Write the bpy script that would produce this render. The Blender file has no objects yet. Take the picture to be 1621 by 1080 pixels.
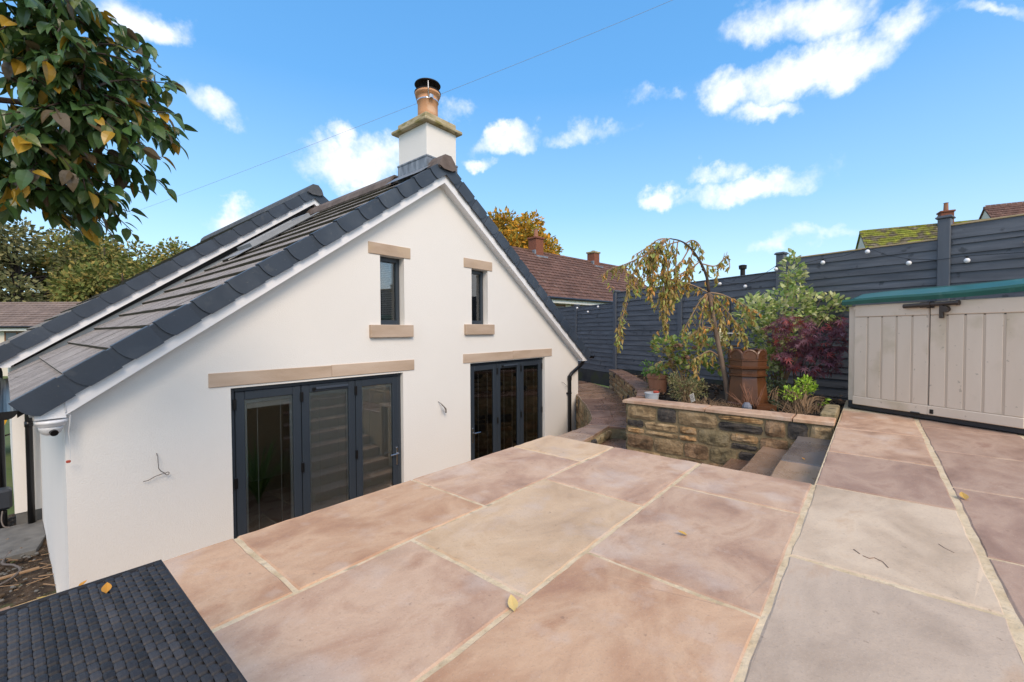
import bpy, math, random
from mathutils import Vector, Matrix, noise as mnoise
random.seed(11)
S = bpy.context.scene
COL = S.collection
rad = math.radians

# ---------------------------------------------------------------- camera
cam = bpy.data.objects.new('camera', bpy.data.cameras.new('camera'))
COL.objects.link(cam)
yaw, pit, rol = rad(40.124), rad(1.369), rad(-0.2633)
FW = Vector((math.cos(yaw)*math.cos(pit), math.sin(yaw)*math.cos(pit), -math.sin(pit)))
r0 = Vector((math.sin(yaw), -math.cos(yaw), 0)); u0 = r0.cross(FW)
RT = r0*math.cos(rol) + u0*math.sin(rol); UP = -r0*math.sin(rol) + u0*math.cos(rol)
cam.matrix_world = Matrix(((RT.x, UP.x, -FW.x, 0), (RT.y, UP.y, -FW.y, 0), (RT.z, UP.z, -FW.z, 0.9), (0, 0, 0, 1)))
cam.data.sensor_width = 36; cam.data.lens = 678/1621*36
cam.data.clip_start = 0.05; cam.data.clip_end = 3000
S.camera = cam

# ---------------------------------------------------------------- sky, sun, exposure
SUN_EL, SUN_AZ = rad(42), rad(-118)          # azimuth: direction TO the sun, ccw from +X
W = bpy.data.worlds.new('World'); S.world = W; W.use_nodes = True
def build_world():
    nt = W.node_tree; N = nt.nodes; N.clear()
    def nd(t, **k):
        n = N.new(t)
        for a, b in k.items(): setattr(n, a, b)
        return n
    def ln(a, b): nt.links.new(a, b)
    def ma(op, a, b=None, c=None, clamp=False):
        n = nd('ShaderNodeMath', operation=op, use_clamp=clamp)
        for i, v in enumerate((a, b, c)):
            if v is None: continue
            if isinstance(v, (int, float)): n.inputs[i].default_value = v
            else: ln(v, n.inputs[i])
        return n.outputs[0]
    def dot(v, d):
        n = nd('ShaderNodeVectorMath', operation='DOT_PRODUCT'); ln(v, n.inputs[0]); n.inputs[1].default_value = d
        return n.outputs['Value']
    out = nd('ShaderNodeOutputWorld'); bg = nd('ShaderNodeBackground')
    sky = nd('ShaderNodeTexSky', sky_type='NISHITA', sun_disc=False)
    sky.sun_elevation = SUN_EL; sky.sun_rotation = math.pi/2 - SUN_AZ
    sky.altitude = 100; sky.air_density = 1.0; sky.dust_density = 0.6; sky.ozone_density = 2.0
    tint = nd('ShaderNodeMixRGB', blend_type='MULTIPLY'); tint.inputs[0].default_value = 1
    ln(sky.outputs[0], tint.inputs[1]); tint.inputs[2].default_value = SKY_TINT
    tc = nd('ShaderNodeTexCoord')
    D = tc.outputs['Generated']
    gr = nd('ShaderNodeValToRGB'); ln(dot(D, (0, 0, 1)), gr.inputs[0])      # clear blue paling towards the horizon all round
    el = gr.color_ramp.elements
    for p_, c_ in ((.10, (2.7, 3.45, 4.25)), (.26, (1.45, 2.65, 4.05)), (.48, (.58, 1.8, 3.7))):
        e_ = el.new(p_); e_.color = (*c_, 1)
    el[0].color = (3.2, 3.7, 4.3, 1); el[-1].color = (.28, 1.2, 3.0, 1)
    tm = nd('ShaderNodeMixRGB'); tm.inputs[0].default_value = .75; ln(tint.outputs[0], tm.inputs[1]); ln(gr.outputs[0], tm.inputs[2]); tint = tm
    nz = nd('ShaderNodeTexNoise'); nz.inputs['Scale'].default_value = 9; nz.inputs['Detail'].default_value = 8; nz.inputs['Roughness'].default_value = .6
    ln(D, nz.inputs['Vector'])
    sub = nd('ShaderNodeVectorMath', operation='SUBTRACT'); ln(nz.outputs['Color'], sub.inputs[0]); sub.inputs[1].default_value = (.5, .5, .5)
    sc = nd('ShaderNodeVectorMath', operation='SCALE'); ln(sub.outputs[0], sc.inputs[0]); sc.inputs['Scale'].default_value = .13
    add = nd('ShaderNodeVectorMath', operation='ADD'); ln(D, add.inputs[0]); ln(sc.outputs[0], add.inputs[1])
    DD = add.outputs[0]
    acc = None
    for az, el, a, b, rot, s in CLOUDS:      # azimuth right of view axis, elevation, half sizes, tilt (deg), strength
        A = yaw - rad(az); e = rad(el)
        c = Vector((math.cos(A)*math.cos(e), math.sin(A)*math.cos(e), math.sin(e)))
        hu = Vector((math.sin(A), -math.cos(A), 0)); hv = hu.cross(c)
        u = hu*math.cos(rad(rot)) + hv*math.sin(rad(rot)); v = -hu*math.sin(rad(rot)) + hv*math.cos(rad(rot))
        x = ma('POWER', ma('DIVIDE', dot(DD, u), math.tan(rad(a))), 2); y = ma('POWER', ma('DIVIDE', dot(DD, v), math.tan(rad(b))), 2)
        m = ma('MULTIPLY', ma('SUBTRACT', 1, ma('ADD', x, y)), s)
        m = ma('MINIMUM', m, ma('MULTIPLY', ma('SUBTRACT', dot(DD, c), .5), 9))
        acc = m if acc is None else ma('MAXIMUM', acc, m)
    # heavy cloud added outside the view for whiter fill light, masked out ahead
    n2 = nd('ShaderNodeTexNoise'); n2.inputs['Scale'].default_value = 3.2; n2.inputs['Detail'].default_value = 7
    ln(D, n2.inputs['Vector'])
    gen = ma('MULTIPLY', ma('SUBTRACT', n2.outputs['Fac'], .44), 5)
    gen = ma('SUBTRACT', gen, ma('MULTIPLY', ma('SUBTRACT', dot(D, tuple(FW)), .5, clamp=True), 30))
    acc = ma('MAXIMUM', acc, gen)
    n3 = nd('ShaderNodeTexNoise'); n3.inputs['Scale'].default_value = 14; n3.inputs['Detail'].default_value = 9; n3.inputs['Roughness'].default_value = .62
    ln(D, n3.inputs['Vector'])
    dens = ma('ADD', acc, ma('MULTIPLY', ma('SUBTRACT', n3.outputs['Fac'], .5), 2.9))
    mr = nd('ShaderNodeMapRange', interpolation_type='SMOOTHSTEP'); ln(dens, mr.inputs[0])
    mr.inputs[1].default_value = -.45; mr.inputs[2].default_value = 1.35
    cl = nd('ShaderNodeValToRGB'); ln(ma('ADD', ma('MULTIPLY', dens, .45), .1), cl.inputs[0])
    cl.color_ramp.elements[0].color = (CLOUD_V*.80, CLOUD_V*.82, CLOUD_V*.88, 1); cl.color_ramp.elements[1].color = (CLOUD_V, CLOUD_V*.985, CLOUD_V*.96, 1)
    mx = nd('ShaderNodeMixRGB'); ln(ma('MULTIPLY', mr.outputs[0], .96), mx.inputs[0]); ln(tint.outputs[0], mx.inputs[1]); ln(cl.outputs[0], mx.inputs[2])
    ln(mx.outputs[0], bg.inputs[0]); bg.inputs[1].default_value = SKY_STR; ln(bg.outputs[0], out.inputs[0])
SKY_STR = 0.15; SKY_TINT = (0.85, 1.2, 1.3, 1); CLOUD_V = 5.7
CLOUDS = [(36.1, 26.3, 7.71, 2.1, 10, 1.0), (33.8, 30.6, 5.43, 2.21, -11, 1.0), (41.8, 27.6, 1.95, 1.98, 1, 0.9), (26.4, 25.8, 3.3, 2.11, -3, 0.95), (30.6, 23.1, 3.28, 0.9, -3, 0.65), (39.2, 26.7, 3.2, 2.0, 3, 0.9), (19.0, 16.3, 2.84, 1.44, 2, 1.0), (29.4, 16.1, 6.65, 1.72, 4, 1.05), (25.1, 18.1, 2.21, 0.88, 7, 0.6), (32.5, 16.0, 2.82, 1.54, 1, 0.8), (32.3, 9.7, 2.77, 0.82, -1, 0.5), (36.0, 10.1, 1.82, 0.72, -2, 0.45), (-20.4, 19.8, 5.61, 2.84, 2, 1.1), (-20.8, 22.3, 1.79, 1.57, 8, 0.9), (-17.0, 21.0, 2.91, 2.04, -9, 0.9), (-0.3, 23.6, 3.98, 1.3, 11, 0.8), (-3.7, 21.0, 1.87, 0.65, 1, 0.6), (10.0, 24.4, 3.8, 0.94, 3, 0.42), (-8.0, 26.4, 2.36, 1.04, 3, 0.55), (-32.8, 12.7, 3.01, 1.33, 19, 0.9), (-34.6, 23.1, 2.77, 1.37, -8, 0.6), (-39.2, 28.9, 3.66, 1.45, 5, 0.75), (-41.8, 28.7, 2.72, 2.08, 23, 0.8), (48.6, 26.4, 2.12, 0.61, -27, 0.6), (-11.5, 15.2, 3.14, 1.06, 12, 0.3), (18.6, 27.2, 2.0, 0.49, -9, 0.2)]
build_world()
sun = bpy.data.objects.new('sun', bpy.data.lights.new('sun', 'SUN')); COL.objects.link(sun)
sun.data.energy = 1.8; sun.data.angle = rad(28); sun.data.color = (1.0, .80, .60)
sd = Vector((math.cos(SUN_AZ)*math.cos(SUN_EL), math.sin(SUN_AZ)*math.cos(SUN_EL), math.sin(SUN_EL)))
sun.rotation_euler = sd.to_track_quat('Z', 'Y').to_euler(); sun.location = (-4, -8, 12)
S.view_settings.view_transform = 'Standard'; S.view_settings.look = 'None'
S.view_settings.exposure = 0.76; S.view_settings.gamma = 1; S.view_settings.use_curve_mapping = False

# ---------------------------------------------------------------- object helpers
ORG = {}
def worg(o): return ORG.get(o.name, Vector((0, 0, 0))) if o else Vector((0, 0, 0))
def tag(o, label=None, cat=None, group=None, kind=None):
    if label: o['label'] = label
    if cat: o['category'] = cat
    if group: o['group'] = group
    if kind: o['kind'] = kind
    return o
def thing(name, label, cat, loc=(0, 0, 0), group=None, parent=None):
    o = bpy.data.objects.new(name, None); COL.objects.link(o)
    o.empty_display_size = .1
    o.location = loc; ORG[o.name] = Vector(loc)
    return tag(o, label, cat, group)
def holder(name, parent, loc=None):
    o = bpy.data.objects.new(name, None); COL.objects.link(o); o.parent = parent; o.empty_display_size = .05
    L = Vector(loc) if loc is not None else worg(parent)
    o.location = L - worg(parent); ORG[o.name] = L
    return o
def put(name, me, parent=None, loc=(0, 0, 0), rot=None, scale=None):
    o = bpy.data.objects.new(name, me); COL.objects.link(o)
    if parent: o.parent = parent
    L = Vector(loc); M = Matrix.Translation(L - worg(parent))
    if rot is not None: M = M @ rot.to_4x4()
    if scale is not None:
        s = scale if hasattr(scale, '__len__') else (scale,)*3
        M = M @ Matrix.Diagonal((s[0], s[1], s[2], 1))
    o.matrix_basis = M; ORG[o.name] = L
    return o
class MB:
    def __init__(s): s.v = []; s.f = []; s.m = []; s.mats = []
    def mi(s, m):
        if m is None: return 0
        if m not in s.mats: s.mats.append(m)
        return s.mats.index(m)
    def add(s, vs, fs, m=None):
        b = len(s.v); s.v += [tuple(p) for p in vs]; k = s.mi(m)
        for f in fs: s.f.append(tuple(i + b for i in f)); s.m.append(k)
        return s
    def box(s, a, b, m=None):
        (x0, y0, z0), (x1, y1, z1) = a, b
        x0, x1 = sorted((x0, x1)); y0, y1 = sorted((y0, y1)); z0, z1 = sorted((z0, z1))
        return s.add([(x0, y0, z0), (x1, y0, z0), (x1, y1, z0), (x0, y1, z0), (x0, y0, z1), (x1, y0, z1), (x1, y1, z1), (x0, y1, z1)],
                     [(0, 3, 2, 1), (4, 5, 6, 7), (0, 1, 5, 4), (1, 2, 6, 5), (2, 3, 7, 6), (3, 0, 4, 7)], m)
    def cbox(s, a, b, c=.004, m=None, X=None):
        """box with chamfered edges; X: optional Matrix"""
        (x0, y0, z0), (x1, y1, z1) = a, b
        x0, x1 = sorted((x0, x1)); y0, y1 = sorted((y0, y1)); z0, z1 = sorted((z0, z1))
        c = min(c, (x1-x0)*.45, (y1-y0)*.45, (z1-z0)*.45)
        V = []; idx = {}
        for i, x in enumerate((x0, x1)):
            for j, y in enumerate((y0, y1)):
                for k, z in enumerate((z0, z1)):
                    dx, dy, dz = (c, -c)[i], (c, -c)[j], (c, -c)[k]
                    for ax, p in enumerate(((x, y+dy, z+dz), (x+dx, y, z+dz), (x+dx, y+dy, z))):
                        idx[(i, j, k, ax)] = len(V); V.append(p)
        F = []
        for i in (0, 1):
            q = [(i, 0, 0, 0), (i, 1, 0, 0), (i, 1, 1, 0), (i, 0, 1, 0)]; F.append([idx[t] for t in (q if i else q[::-1])])
            q = [(0, i, 0, 1), (0, i, 1, 1), (1, i, 1, 1), (1, i, 0, 1)]; F.append([idx[t] for t in (q if i else q[::-1])])
            q = [(0, 0, i, 2), (1, 0, i, 2), (1, 1, i, 2), (0, 1, i, 2)]; F.append([idx[t] for t in (q if i else q[::-1])])
        for i in (0, 1):
            for j in (0, 1):
                F.append([idx[(i, j, 0, 0)], idx[(i, j, 0, 1)], idx[(i, j, 1, 1)], idx[(i, j, 1, 0)]])
                F.append([idx[(i, 0, j, 0)], idx[(i, 0, j, 2)], idx[(i, 1, j, 2)], idx[(i, 1, j, 0)]])
                F.append([idx[(0, i, j, 1)], idx[(0, i, j, 2)], idx[(1, i, j, 2)], idx[(1, i, j, 1)]])
                for k in (0, 1): F.append([idx[(i, j, k, 0)], idx[(i, j, k, 1)], idx[(i, j, k, 2)]])
        if X is not None: V = [X @ Vector(p) for p in V]
        return s.add(V, F, m)
    def prism(s, poly, d, m=None):
        """polygon (list of 3D points) extruded by vector d"""
        n = len(poly); P = [Vector(p) for p in poly]; d = Vector(d)
        F = [tuple(range(n))[::-1], tuple(range(n, 2*n))] + [(i, (i+1) % n, n+(i+1) % n, n+i) for i in range(n)]
        return s.add(P + [p + d for p in P], F, m)
    def tube(s, path, r, n=8, m=None, cap=True):
        P = [Vector(p) for p in path]; R = r if hasattr(r, '__len__') else [r]*len(P)
        V = []; prev = None
        for i, p in enumerate(P):
            t = (P[min(i+1, len(P)-1)] - P[max(i-1, 0)])
            t = t.normalized() if t.length > 1e-9 else Vector((0, 0, 1))
            if prev is None:
                a = t.orthogonal().normalized()
            else:
                a = prev - t*prev.dot(t); a = a.normalized() if a.length > 1e-6 else t.orthogonal().normalized()
            prev = a; b = t.cross(a)
            for k in range(n):
                w = 2*math.pi*k/n; V.append(p + (a*math.cos(w) + b*math.sin(w))*R[i])
        F = []
        for i in range(len(P)-1):
            for k in range(n): F.append((i*n+k, i*n+(k+1) % n, (i+1)*n+(k+1) % n, (i+1)*n+k))
        if cap: F += [tuple(range(n))[::-1], tuple(range((len(P)-1)*n, len(P)*n))]
        return s.add(V, F, m)
    def lathe(s, prof, c, n=16, m=None, ph=0):
        """profile [(r, z)] about the vertical through c"""
        V = []; c = Vector(c)
        for r, z in prof:
            for k in range(n):
                w = 2*math.pi*k/n + ph; V.append(c + Vector((r*math.cos(w), r*math.sin(w), z)))
        F = [(i*n+k, i*n+(k+1) % n, (i+1)*n+(k+1) % n, (i+1)*n+k) for i in range(len(prof)-1) for k in range(n)]
        if prof[0][0] > 1e-6: F.append(tuple(range(n))[::-1])
        if prof[-1][0] > 1e-6: F.append(tuple(range((len(prof)-1)*n, len(prof)*n)))
        return s.add(V, F, m)
    def mesh(s, name, mat=None, off=(0, 0, 0), smooth=False):
        me = bpy.data.meshes.new(name); o = Vector(off)
        me.from_pydata([(p[0]-o.x, p[1]-o.y, p[2]-o.z) for p in s.v], [], s.f)
        if s.mats:
            for m in s.mats: me.materials.append(m)
            me.polygons.foreach_set('material_index', s.m)
        elif mat: me.materials.append(mat)
        if smooth: me.polygons.foreach_set('use_smooth', [True]*len(s.f))
        me.update(); return me
    def build(s, name, mat=None, parent=None, loc=None, smooth=False):
        L = Vector(loc) if loc is not None else worg(parent)
        return put(name, s.mesh(name, mat, L, smooth), parent, L)

# ---------------------------------------------------------------- materials
def M(name, cols, scale=5., rough=.7, bump=0., bscale=None, bdist=.01, stretch=(1, 1, 1), rot=(0, 0, 0), rnd=0., island=0., detail=6, lo=.3, hi=.7, metal=0., spec=.5,
      rvar=0., distort=0., spots=None, pick=None, trans=0., coat=0., nrough=.5, bump2=None):
    m = bpy.data.materials.new(name); m.use_nodes = True
    nt = m.node_tree; N = nt.nodes; B = N['Principled BSDF']; O = N['Material Output']
    def ln(a, b): nt.links.new(a, b)
    tc = N.new('ShaderNodeTexCoord'); oi = N.new('ShaderNodeObjectInfo')
    off = N.new('ShaderNodeVectorMath'); off.operation = 'SCALE'; off.inputs[0].default_value = (37.1, 51.7, 23.3); ln(oi.outputs['Random'], off.inputs['Scale'])
    ad = N.new('ShaderNodeVectorMath'); ad.operation = 'ADD'; ln(tc.outputs['Object'], ad.inputs[0]); ln(off.outputs[0], ad.inputs[1])
    mp = N.new('ShaderNodeMapping'); mp.inputs['Scale'].default_value = stretch; mp.inputs['Rotation'].default_value = rot; ln(ad.outputs[0], mp.inputs['Vector'])
    nz = N.new('ShaderNodeTexNoise'); nz.inputs['Scale'].default_value = scale; nz.inputs['Detail'].default_value = detail; nz.inputs['Distortion'].default_value = distort; nz.inputs['Roughness'].default_value = nrough
    ln(mp.outputs[0], nz.inputs['Vector'])
    def ramp(fac, cs, a=0., b=1., const=False):
        r = N.new('ShaderNodeValToRGB'); e = r.color_ramp.elements
        if const: r.color_ramp.interpolation = 'CONSTANT'
        n = len(cs)
        while len(e) < n: e.new(.5)
        for i, c in enumerate(cs):
            e[i].position = (i/n if const else (a if n == 1 else a + (b-a)*i/(n-1))); e[i].color = (*c, 1)
        ln(fac, r.inputs[0]); return r.outputs[0]
    if len(cols) == 1: cols = [cols[0], cols[0]]
    col = ramp(nz.outputs['Fac'], cols, lo, hi)
    geo = N.new('ShaderNodeNewGeometry')
    sm = N.new('ShaderNodeMath'); sm.operation = 'ADD'; ln(oi.outputs['Random'], sm.inputs[0]); ln(geo.outputs['Random Per Island'], sm.inputs[1])
    fr = N.new('ShaderNodeMath'); fr.operation = 'FRACT'; ln(sm.outputs[0], fr.inputs[0])
    if pick:
        pc = ramp(fr.outputs[0], pick[0], const=True)
        mx = N.new('ShaderNodeMixRGB'); mx.inputs[0].default_value = pick[1]; ln(col, mx.inputs[1]); ln(pc, mx.inputs[2]); col = mx.outputs[0]
    if spots:                       # (scale, threshold, width, colour, amount)
        for (ss, th, wd, sc_, am) in spots:
            n2 = N.new('ShaderNodeTexNoise'); n2.inputs['Scale'].default_value = ss; n2.inputs['Detail'].default_value = 4; ln(ad.outputs[0], n2.inputs['Vector'])
            mr = N.new('ShaderNodeMapRange'); mr.inputs[1].default_value = th; mr.inputs[2].default_value = th + wd; mr.inputs[4].default_value = am; ln(n2.outputs['Fac'], mr.inputs[0])
            mx = N.new('ShaderNodeMixRGB'); ln(mr.outputs[0], mx.inputs[0]); ln(col, mx.inputs[1]); mx.inputs[2].default_value = (*sc_, 1); col = mx.outputs[0]
    if rnd or island:
        h = N.new('ShaderNodeHueSaturation'); v = N.new('ShaderNodeMapRange'); a = max(rnd, island)
        v.inputs[3].default_value = 1-a; v.inputs[4].default_value = 1+a; ln(fr.outputs[0], v.inputs[0]); ln(v.outputs[0], h.inputs['Value']); ln(col, h.inputs['Color']); col = h.outputs[0]
    ln(col, B.inputs['Base Color'])
    B.inputs['Roughness'].default_value = rough; B.inputs['Metallic'].default_value = metal; B.inputs['Specular IOR Level'].default_value = spec
    if coat: B.inputs['Coat Weight'].default_value = coat; B.inputs['Coat Roughness'].default_value = .15
    if rvar:
        v = N.new('ShaderNodeMapRange'); v.inputs[1].default_value = .35; v.inputs[2].default_value = .65; v.inputs[3].default_value = max(.05, rough-rvar); v.inputs[4].default_value = min(1, rough+rvar)
        ln(nz.outputs['Fac'], v.inputs[0]); ln(v.outputs[0], B.inputs['Roughness'])
    if bump:
        n3 = N.new('ShaderNodeTexNoise'); n3.inputs['Scale'].default_value = bscale or scale*4; n3.inputs['Detail'].default_value = 8; ln(mp.outputs[0], n3.inputs['Vector'])
        bp = N.new('ShaderNodeBump'); bp.inputs['Strength'].default_value = bump; bp.inputs['Distance'].default_value = bdist; ln(n3.outputs['Fac'], bp.inputs['Height']); ln(bp.outputs[0], B.inputs['Normal'])
        if bump2:
            n4 = N.new('ShaderNodeTexNoise'); n4.inputs['Scale'].default_value = bump2[0]; n4.inputs['Detail'].default_value = 4; ln(ad.outputs[0], n4.inputs['Vector'])
            b2 = N.new('ShaderNodeBump'); b2.inputs['Strength'].default_value = bump2[1]; b2.inputs['Distance'].default_value = .003; ln(n4.outputs['Fac'], b2.inputs['Height']); ln(bp.outputs[0], b2.inputs['Normal']); ln(b2.outputs[0], B.inputs['Normal'])
    if trans:
        tr = N.new('ShaderNodeBsdfTranslucent'); ln(col, tr.inputs[0]); mxs = N.new('ShaderNodeMixShader'); mxs.inputs[0].default_value = trans
        ln(B.outputs[0], mxs.inputs[1]); ln(tr.outputs[0], mxs.inputs[2]); ln(mxs.outputs[0], O.inputs[0])
    return m
def glass_mat(name, tintc=(.92, .94, .93), ior=1.5):
    m = bpy.data.materials.new(name); m.use_nodes = True; nt = m.node_tree; N = nt.nodes; N.clear()
    o = N.new('ShaderNodeOutputMaterial'); t = N.new('ShaderNodeBsdfTransparent'); t.inputs[0].default_value = (*tintc, 1)
    g = N.new('ShaderNodeBsdfGlossy'); g.inputs['Roughness'].default_value = .0; f = N.new('ShaderNodeFresnel'); f.inputs[0].default_value = ior
    mu = N.new('ShaderNodeMath'); mu.operation = 'MULTIPLY'; mu.inputs[1].default_value = 3.2; mu.use_clamp = True; nt.links.new(f.outputs[0], mu.inputs[0])
    x = N.new('ShaderNodeMixShader'); nt.links.new(mu.outputs[0], x.inputs[0]); nt.links.new(t.outputs[0], x.inputs[1]); nt.links.new(g.outputs[0], x.inputs[2]); nt.links.new(x.outputs[0], o.inputs[0])
    return m

stain = [(2.2, .60, .18, (.24, .15, .10), .28), (26, .70, .04, (.16, .10, .07), .4), (120, .58, .14, (.22, .15, .11), .25), (170, .60, .12, (.68, .57, .48), .25)]
def slabm(n, cols, **k):
    a = dict(nrough=.62, bump2=(120, .32), scale=2.3, detail=15, distort=.45, stretch=(.9, 1.4, 1), rot=(0, 0, .6), rough=.60, rvar=.12, bump=.6, bscale=9, bdist=.008, lo=.30, hi=.70, rnd=.05, spots=stain); a.update(k)
    return M(n, cols, **a)
pale = [(3.4, .56, .12, (.60, .49, .41), .45), (9, .58, .1, (.58, .45, .36), .3)] + stain
m_slab = dict(
    pink=slabm('sandstone_pink', [(0.354, 0.181, 0.103), (0.471, 0.27, 0.156), (0.59, 0.383, 0.24), (0.428, 0.228, 0.13)], spots=pale),
    rose=slabm('sandstone_rose', [(0.321, 0.184, 0.116), (0.451, 0.277, 0.182), (0.568, 0.389, 0.267), (0.397, 0.23, 0.146)], spots=pale),
    buff=slabm('sandstone_buff', [(0.442, 0.286, 0.16), (0.547, 0.375, 0.227), (0.62, 0.445, 0.285), (0.504, 0.331, 0.192)], spots=pale),
    grey=slabm('sandstone_grey', [(0.432, 0.32, 0.216), (0.541, 0.411, 0.289), (0.627, 0.493, 0.357), (0.509, 0.349, 0.22)]),
    slate=slabm('sandstone_slate', [(0.381, 0.282, 0.201), (0.46, 0.352, 0.261), (0.536, 0.419, 0.317), (0.483, 0.329, 0.218)]),
    plum=slabm('sandstone_plum', [(0.242, 0.141, 0.096), (0.325, 0.201, 0.143), (0.41, 0.276, 0.2), (0.294, 0.171, 0.119)]))
wetk = dict(rough=.30, rvar=.12, bump=.15)
m_wet = dict(
    tan=slabm('wet_sandstone_tan', [(.21, .13, .085), (.27, .175, .12), (.31, .21, .15)], **wetk),
    brown=slabm('wet_sandstone_brown', [(.13, .075, .05), (.19, .11, .075), (.24, .15, .105)], **wetk),
    dark=slabm('wet_sandstone_dark', [(.10, .085, .08), (.15, .13, .12), (.19, .165, .15)], **wetk),
    buff=slabm('wet_sandstone_buff', [(.28, .18, .115), (.36, .245, .165), (.40, .28, .20)], **wetk))
m_mortar = M('mortar_cream', [(.46, .35, .21), (.60, .475, .31), (.68, .56, .40)], scale=9, rough=.9, bump=.7, bscale=45, spots=[(9, .62, .08, (.18, .13, .07), .55), (60, .6, .1, (.30, .22, .13), .4)])
m_render = M('white_render', [(.745, .72, .685), (.775, .75, .715)], scale=.8, rough=.85, bump=.38, bscale=90, bdist=.008, spots=[(.9, .58, .25, (.68, .65, .60), .25)])
m_upvc = M('white_upvc', [(.78, .78, .80)], rough=.35)
m_cap = M('slate_blue_cap', [(.030, .042, .062), (.042, .057, .082)], scale=3, rough=.5, bump=.1, bscale=40, rnd=.12, spots=[(9, .62, .1, (.10, .11, .12), .3), (3, .55, .2, (.075, .09, .11), .5), (40, .68, .05, (.2, .2, .17), .4)])
m_tile = M('grey_roof_tile', [(.27, .235, .215), (.34, .30, .275), (.40, .355, .325)], scale=4, rough=.8, bump=.25, bscale=120, bdist=.002, rnd=.12, spots=[(9, .63, .1, (.07, .06, .04), .6)])
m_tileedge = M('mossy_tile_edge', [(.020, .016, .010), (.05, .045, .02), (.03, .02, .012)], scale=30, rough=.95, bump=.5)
m_tilegroove = M('tile_groove_shade', [(.05, .042, .035), (.08, .07, .06)], scale=20, rough=.9)  # shade painted into the grooves, which diffuse light leaves too faint
m_tileold = M('old_roof_tile', [(.10, .085, .07), (.17, .145, .125), (.22, .19, .16)], scale=5, rough=.85, rnd=.15, island=.15, spots=[(6, .56, .12, (.08, .09, .02), .7)])
m_ridge = M('brown_ridge', [(.10, .075, .065), (.16, .125, .11)], scale=9, rough=.85, bump=.3, rnd=.1)
m_ridged = M('dark_ridge', [(.05, .055, .065), (.09, .095, .105)], scale=9, rough=.8, bump=.3, rnd=.1)
m_lead = M('lead_flashing', [(.10, .115, .14), (.20, .225, .26), (.32, .34, .37)], scale=6, stretch=(3, 3, .8), rough=.5, metal=.3, bump=.1)
m_black = M('black_plastic', [(.006, .006, .007)], rough=.28)
m_membrane = M('black_membrane', [(.006, .006, .007), (.018, .017, .017)], scale=6, rough=.6, bump=.4)
m_capstone = M('mossy_cap_stone', [(.25, .21, .10), (.40, .33, .20), (.46, .40, .27)], scale=6, rough=.9, bump=.4, bscale=40, spots=[(5, .52, .1, (.20, .17, .04), .7), (11, .62, .06, (.07, .05, .02), .7)])
m_clay = M('clay_pot', [(.52, .26, .13), (.60, .32, .17)], scale=5, rough=.75, spots=[(6, .6, .1, (.70, .5, .35), .5)])
m_rust = M('dark_cowl', [(.012, .010, .010), (.03, .022, .02)], scale=10, rough=.6, metal=.4)
m_steel = M('bright_steel', [(.55, .55, .56)], rough=.25, metal=1.)
m_lintel = M('sandstone_lintel', [(.38, .28, .20), (.46, .35, .265), (.52, .41, .32)], scale=2.4, stretch=(.6, 1, 2.5), rough=.8, bump=.2, bscale=60, rnd=.06, spots=[(3, .6, .2, (.50, .38, .24), .6)])
m_frame = M('anthracite_frame', [(.028, .038, .052)], rough=.38)
m_spacer = M('grey_spacer', [(.42, .43, .44)], rough=.4)
m_glass = glass_mat('window_glass')
m_blind = M('blind_slat', [(.50, .46, .43)], rough=.45)
m_cord = M('blind_cord', [(.5, .5, .48)], rough=.7)
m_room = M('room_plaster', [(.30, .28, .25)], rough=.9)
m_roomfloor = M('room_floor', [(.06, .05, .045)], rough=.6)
m_concrete = M('grey_concrete', [(.10, .10, .098), (.17, .168, .16)], scale=6, rough=.9, bump=.3, spots=[(4, .6, .1, (.05, .045, .04), .5)])
m_soil = M('brown_soil', [(.022, .014, .009), (.055, .036, .022), (.10, .068, .042)], scale=9, rough=.95, bump=.9, bscale=22, bdist=.05, spots=[(26, .64, .04, (.26, .22, .16), .8), (5, .62, .06, (.05, .08, .02), .5)])
m_bedsoil = M('dark_bed_soil', [(.014, .009, .006), (.035, .023, .015)], scale=14, rough=.95, bump=.9, bscale=30, bdist=.04)
m_grass = M('grass_field', [(.05, .085, .018), (.08, .12, .03), (.11, .13, .045)], scale=.7, rough=.9, bump=.4, bscale=8, bdist=.05)
m_fence = M('slate_fence_paint', [(.062, .069, .084), (.088, .097, .116), (.112, .123, .145)], scale=2.5, stretch=(1, 1, 9), rough=.62, bump=.35, bscale=8, bdist=.004, rnd=.12, spots=[(7, .64, .05, (.012, .014, .018), .6)])
m_gravelboard = M('mossy_gravel_board', [(.02, .022, .024), (.038, .040, .042), (.04, .048, .03)], scale=3, rough=.85, bump=.4, spots=[(4, .55, .1, (.04, .05, .018), .7)])
m_post = M('slate_fence_post', [(.078, .090, .112), (.095, .108, .132)], scale=4, stretch=(3, 3, .4), rough=.55, bump=.15)
m_shed = M('beige_shed_plastic', [(.70, .575, .455), (.745, .62, .50)], scale=3, stretch=(2, 2, .5), rough=.5, bump=.18, bscale=14, bdist=.004, spots=[(2.6, .54, .18, (.34, .27, .12), .45), (22, .68, .04, (.2, .16, .1), .4)])
m_shedgroove = M('beige_shed_groove', [(.58, .465, .36)], rough=.6)
m_green = M('green_lid_plastic', [(.010, .085, .065), (.016, .11, .085)], scale=5, rough=.3, bump=.08, spots=[(7, .6, .1, (.10, .20, .16), .4)])
m_brownplas = M('brown_latch_plastic', [(.035, .026, .022), (.05, .036, .03)], rough=.4)
m_wicker = M('grey_wicker', [(.016, .016, .019), (.028, .028, .032), (.045, .044, .048)], scale=9, rough=.55, spec=.3, rnd=.35, bump=.2, bscale=90, bdist=.002)
m_wickerdark = M('wicker_core', [(.006, .006, .008)], rough=.8)
m_bulb = M('white_bulb', [(.78, .79, .82)], rough=.25)
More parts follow.
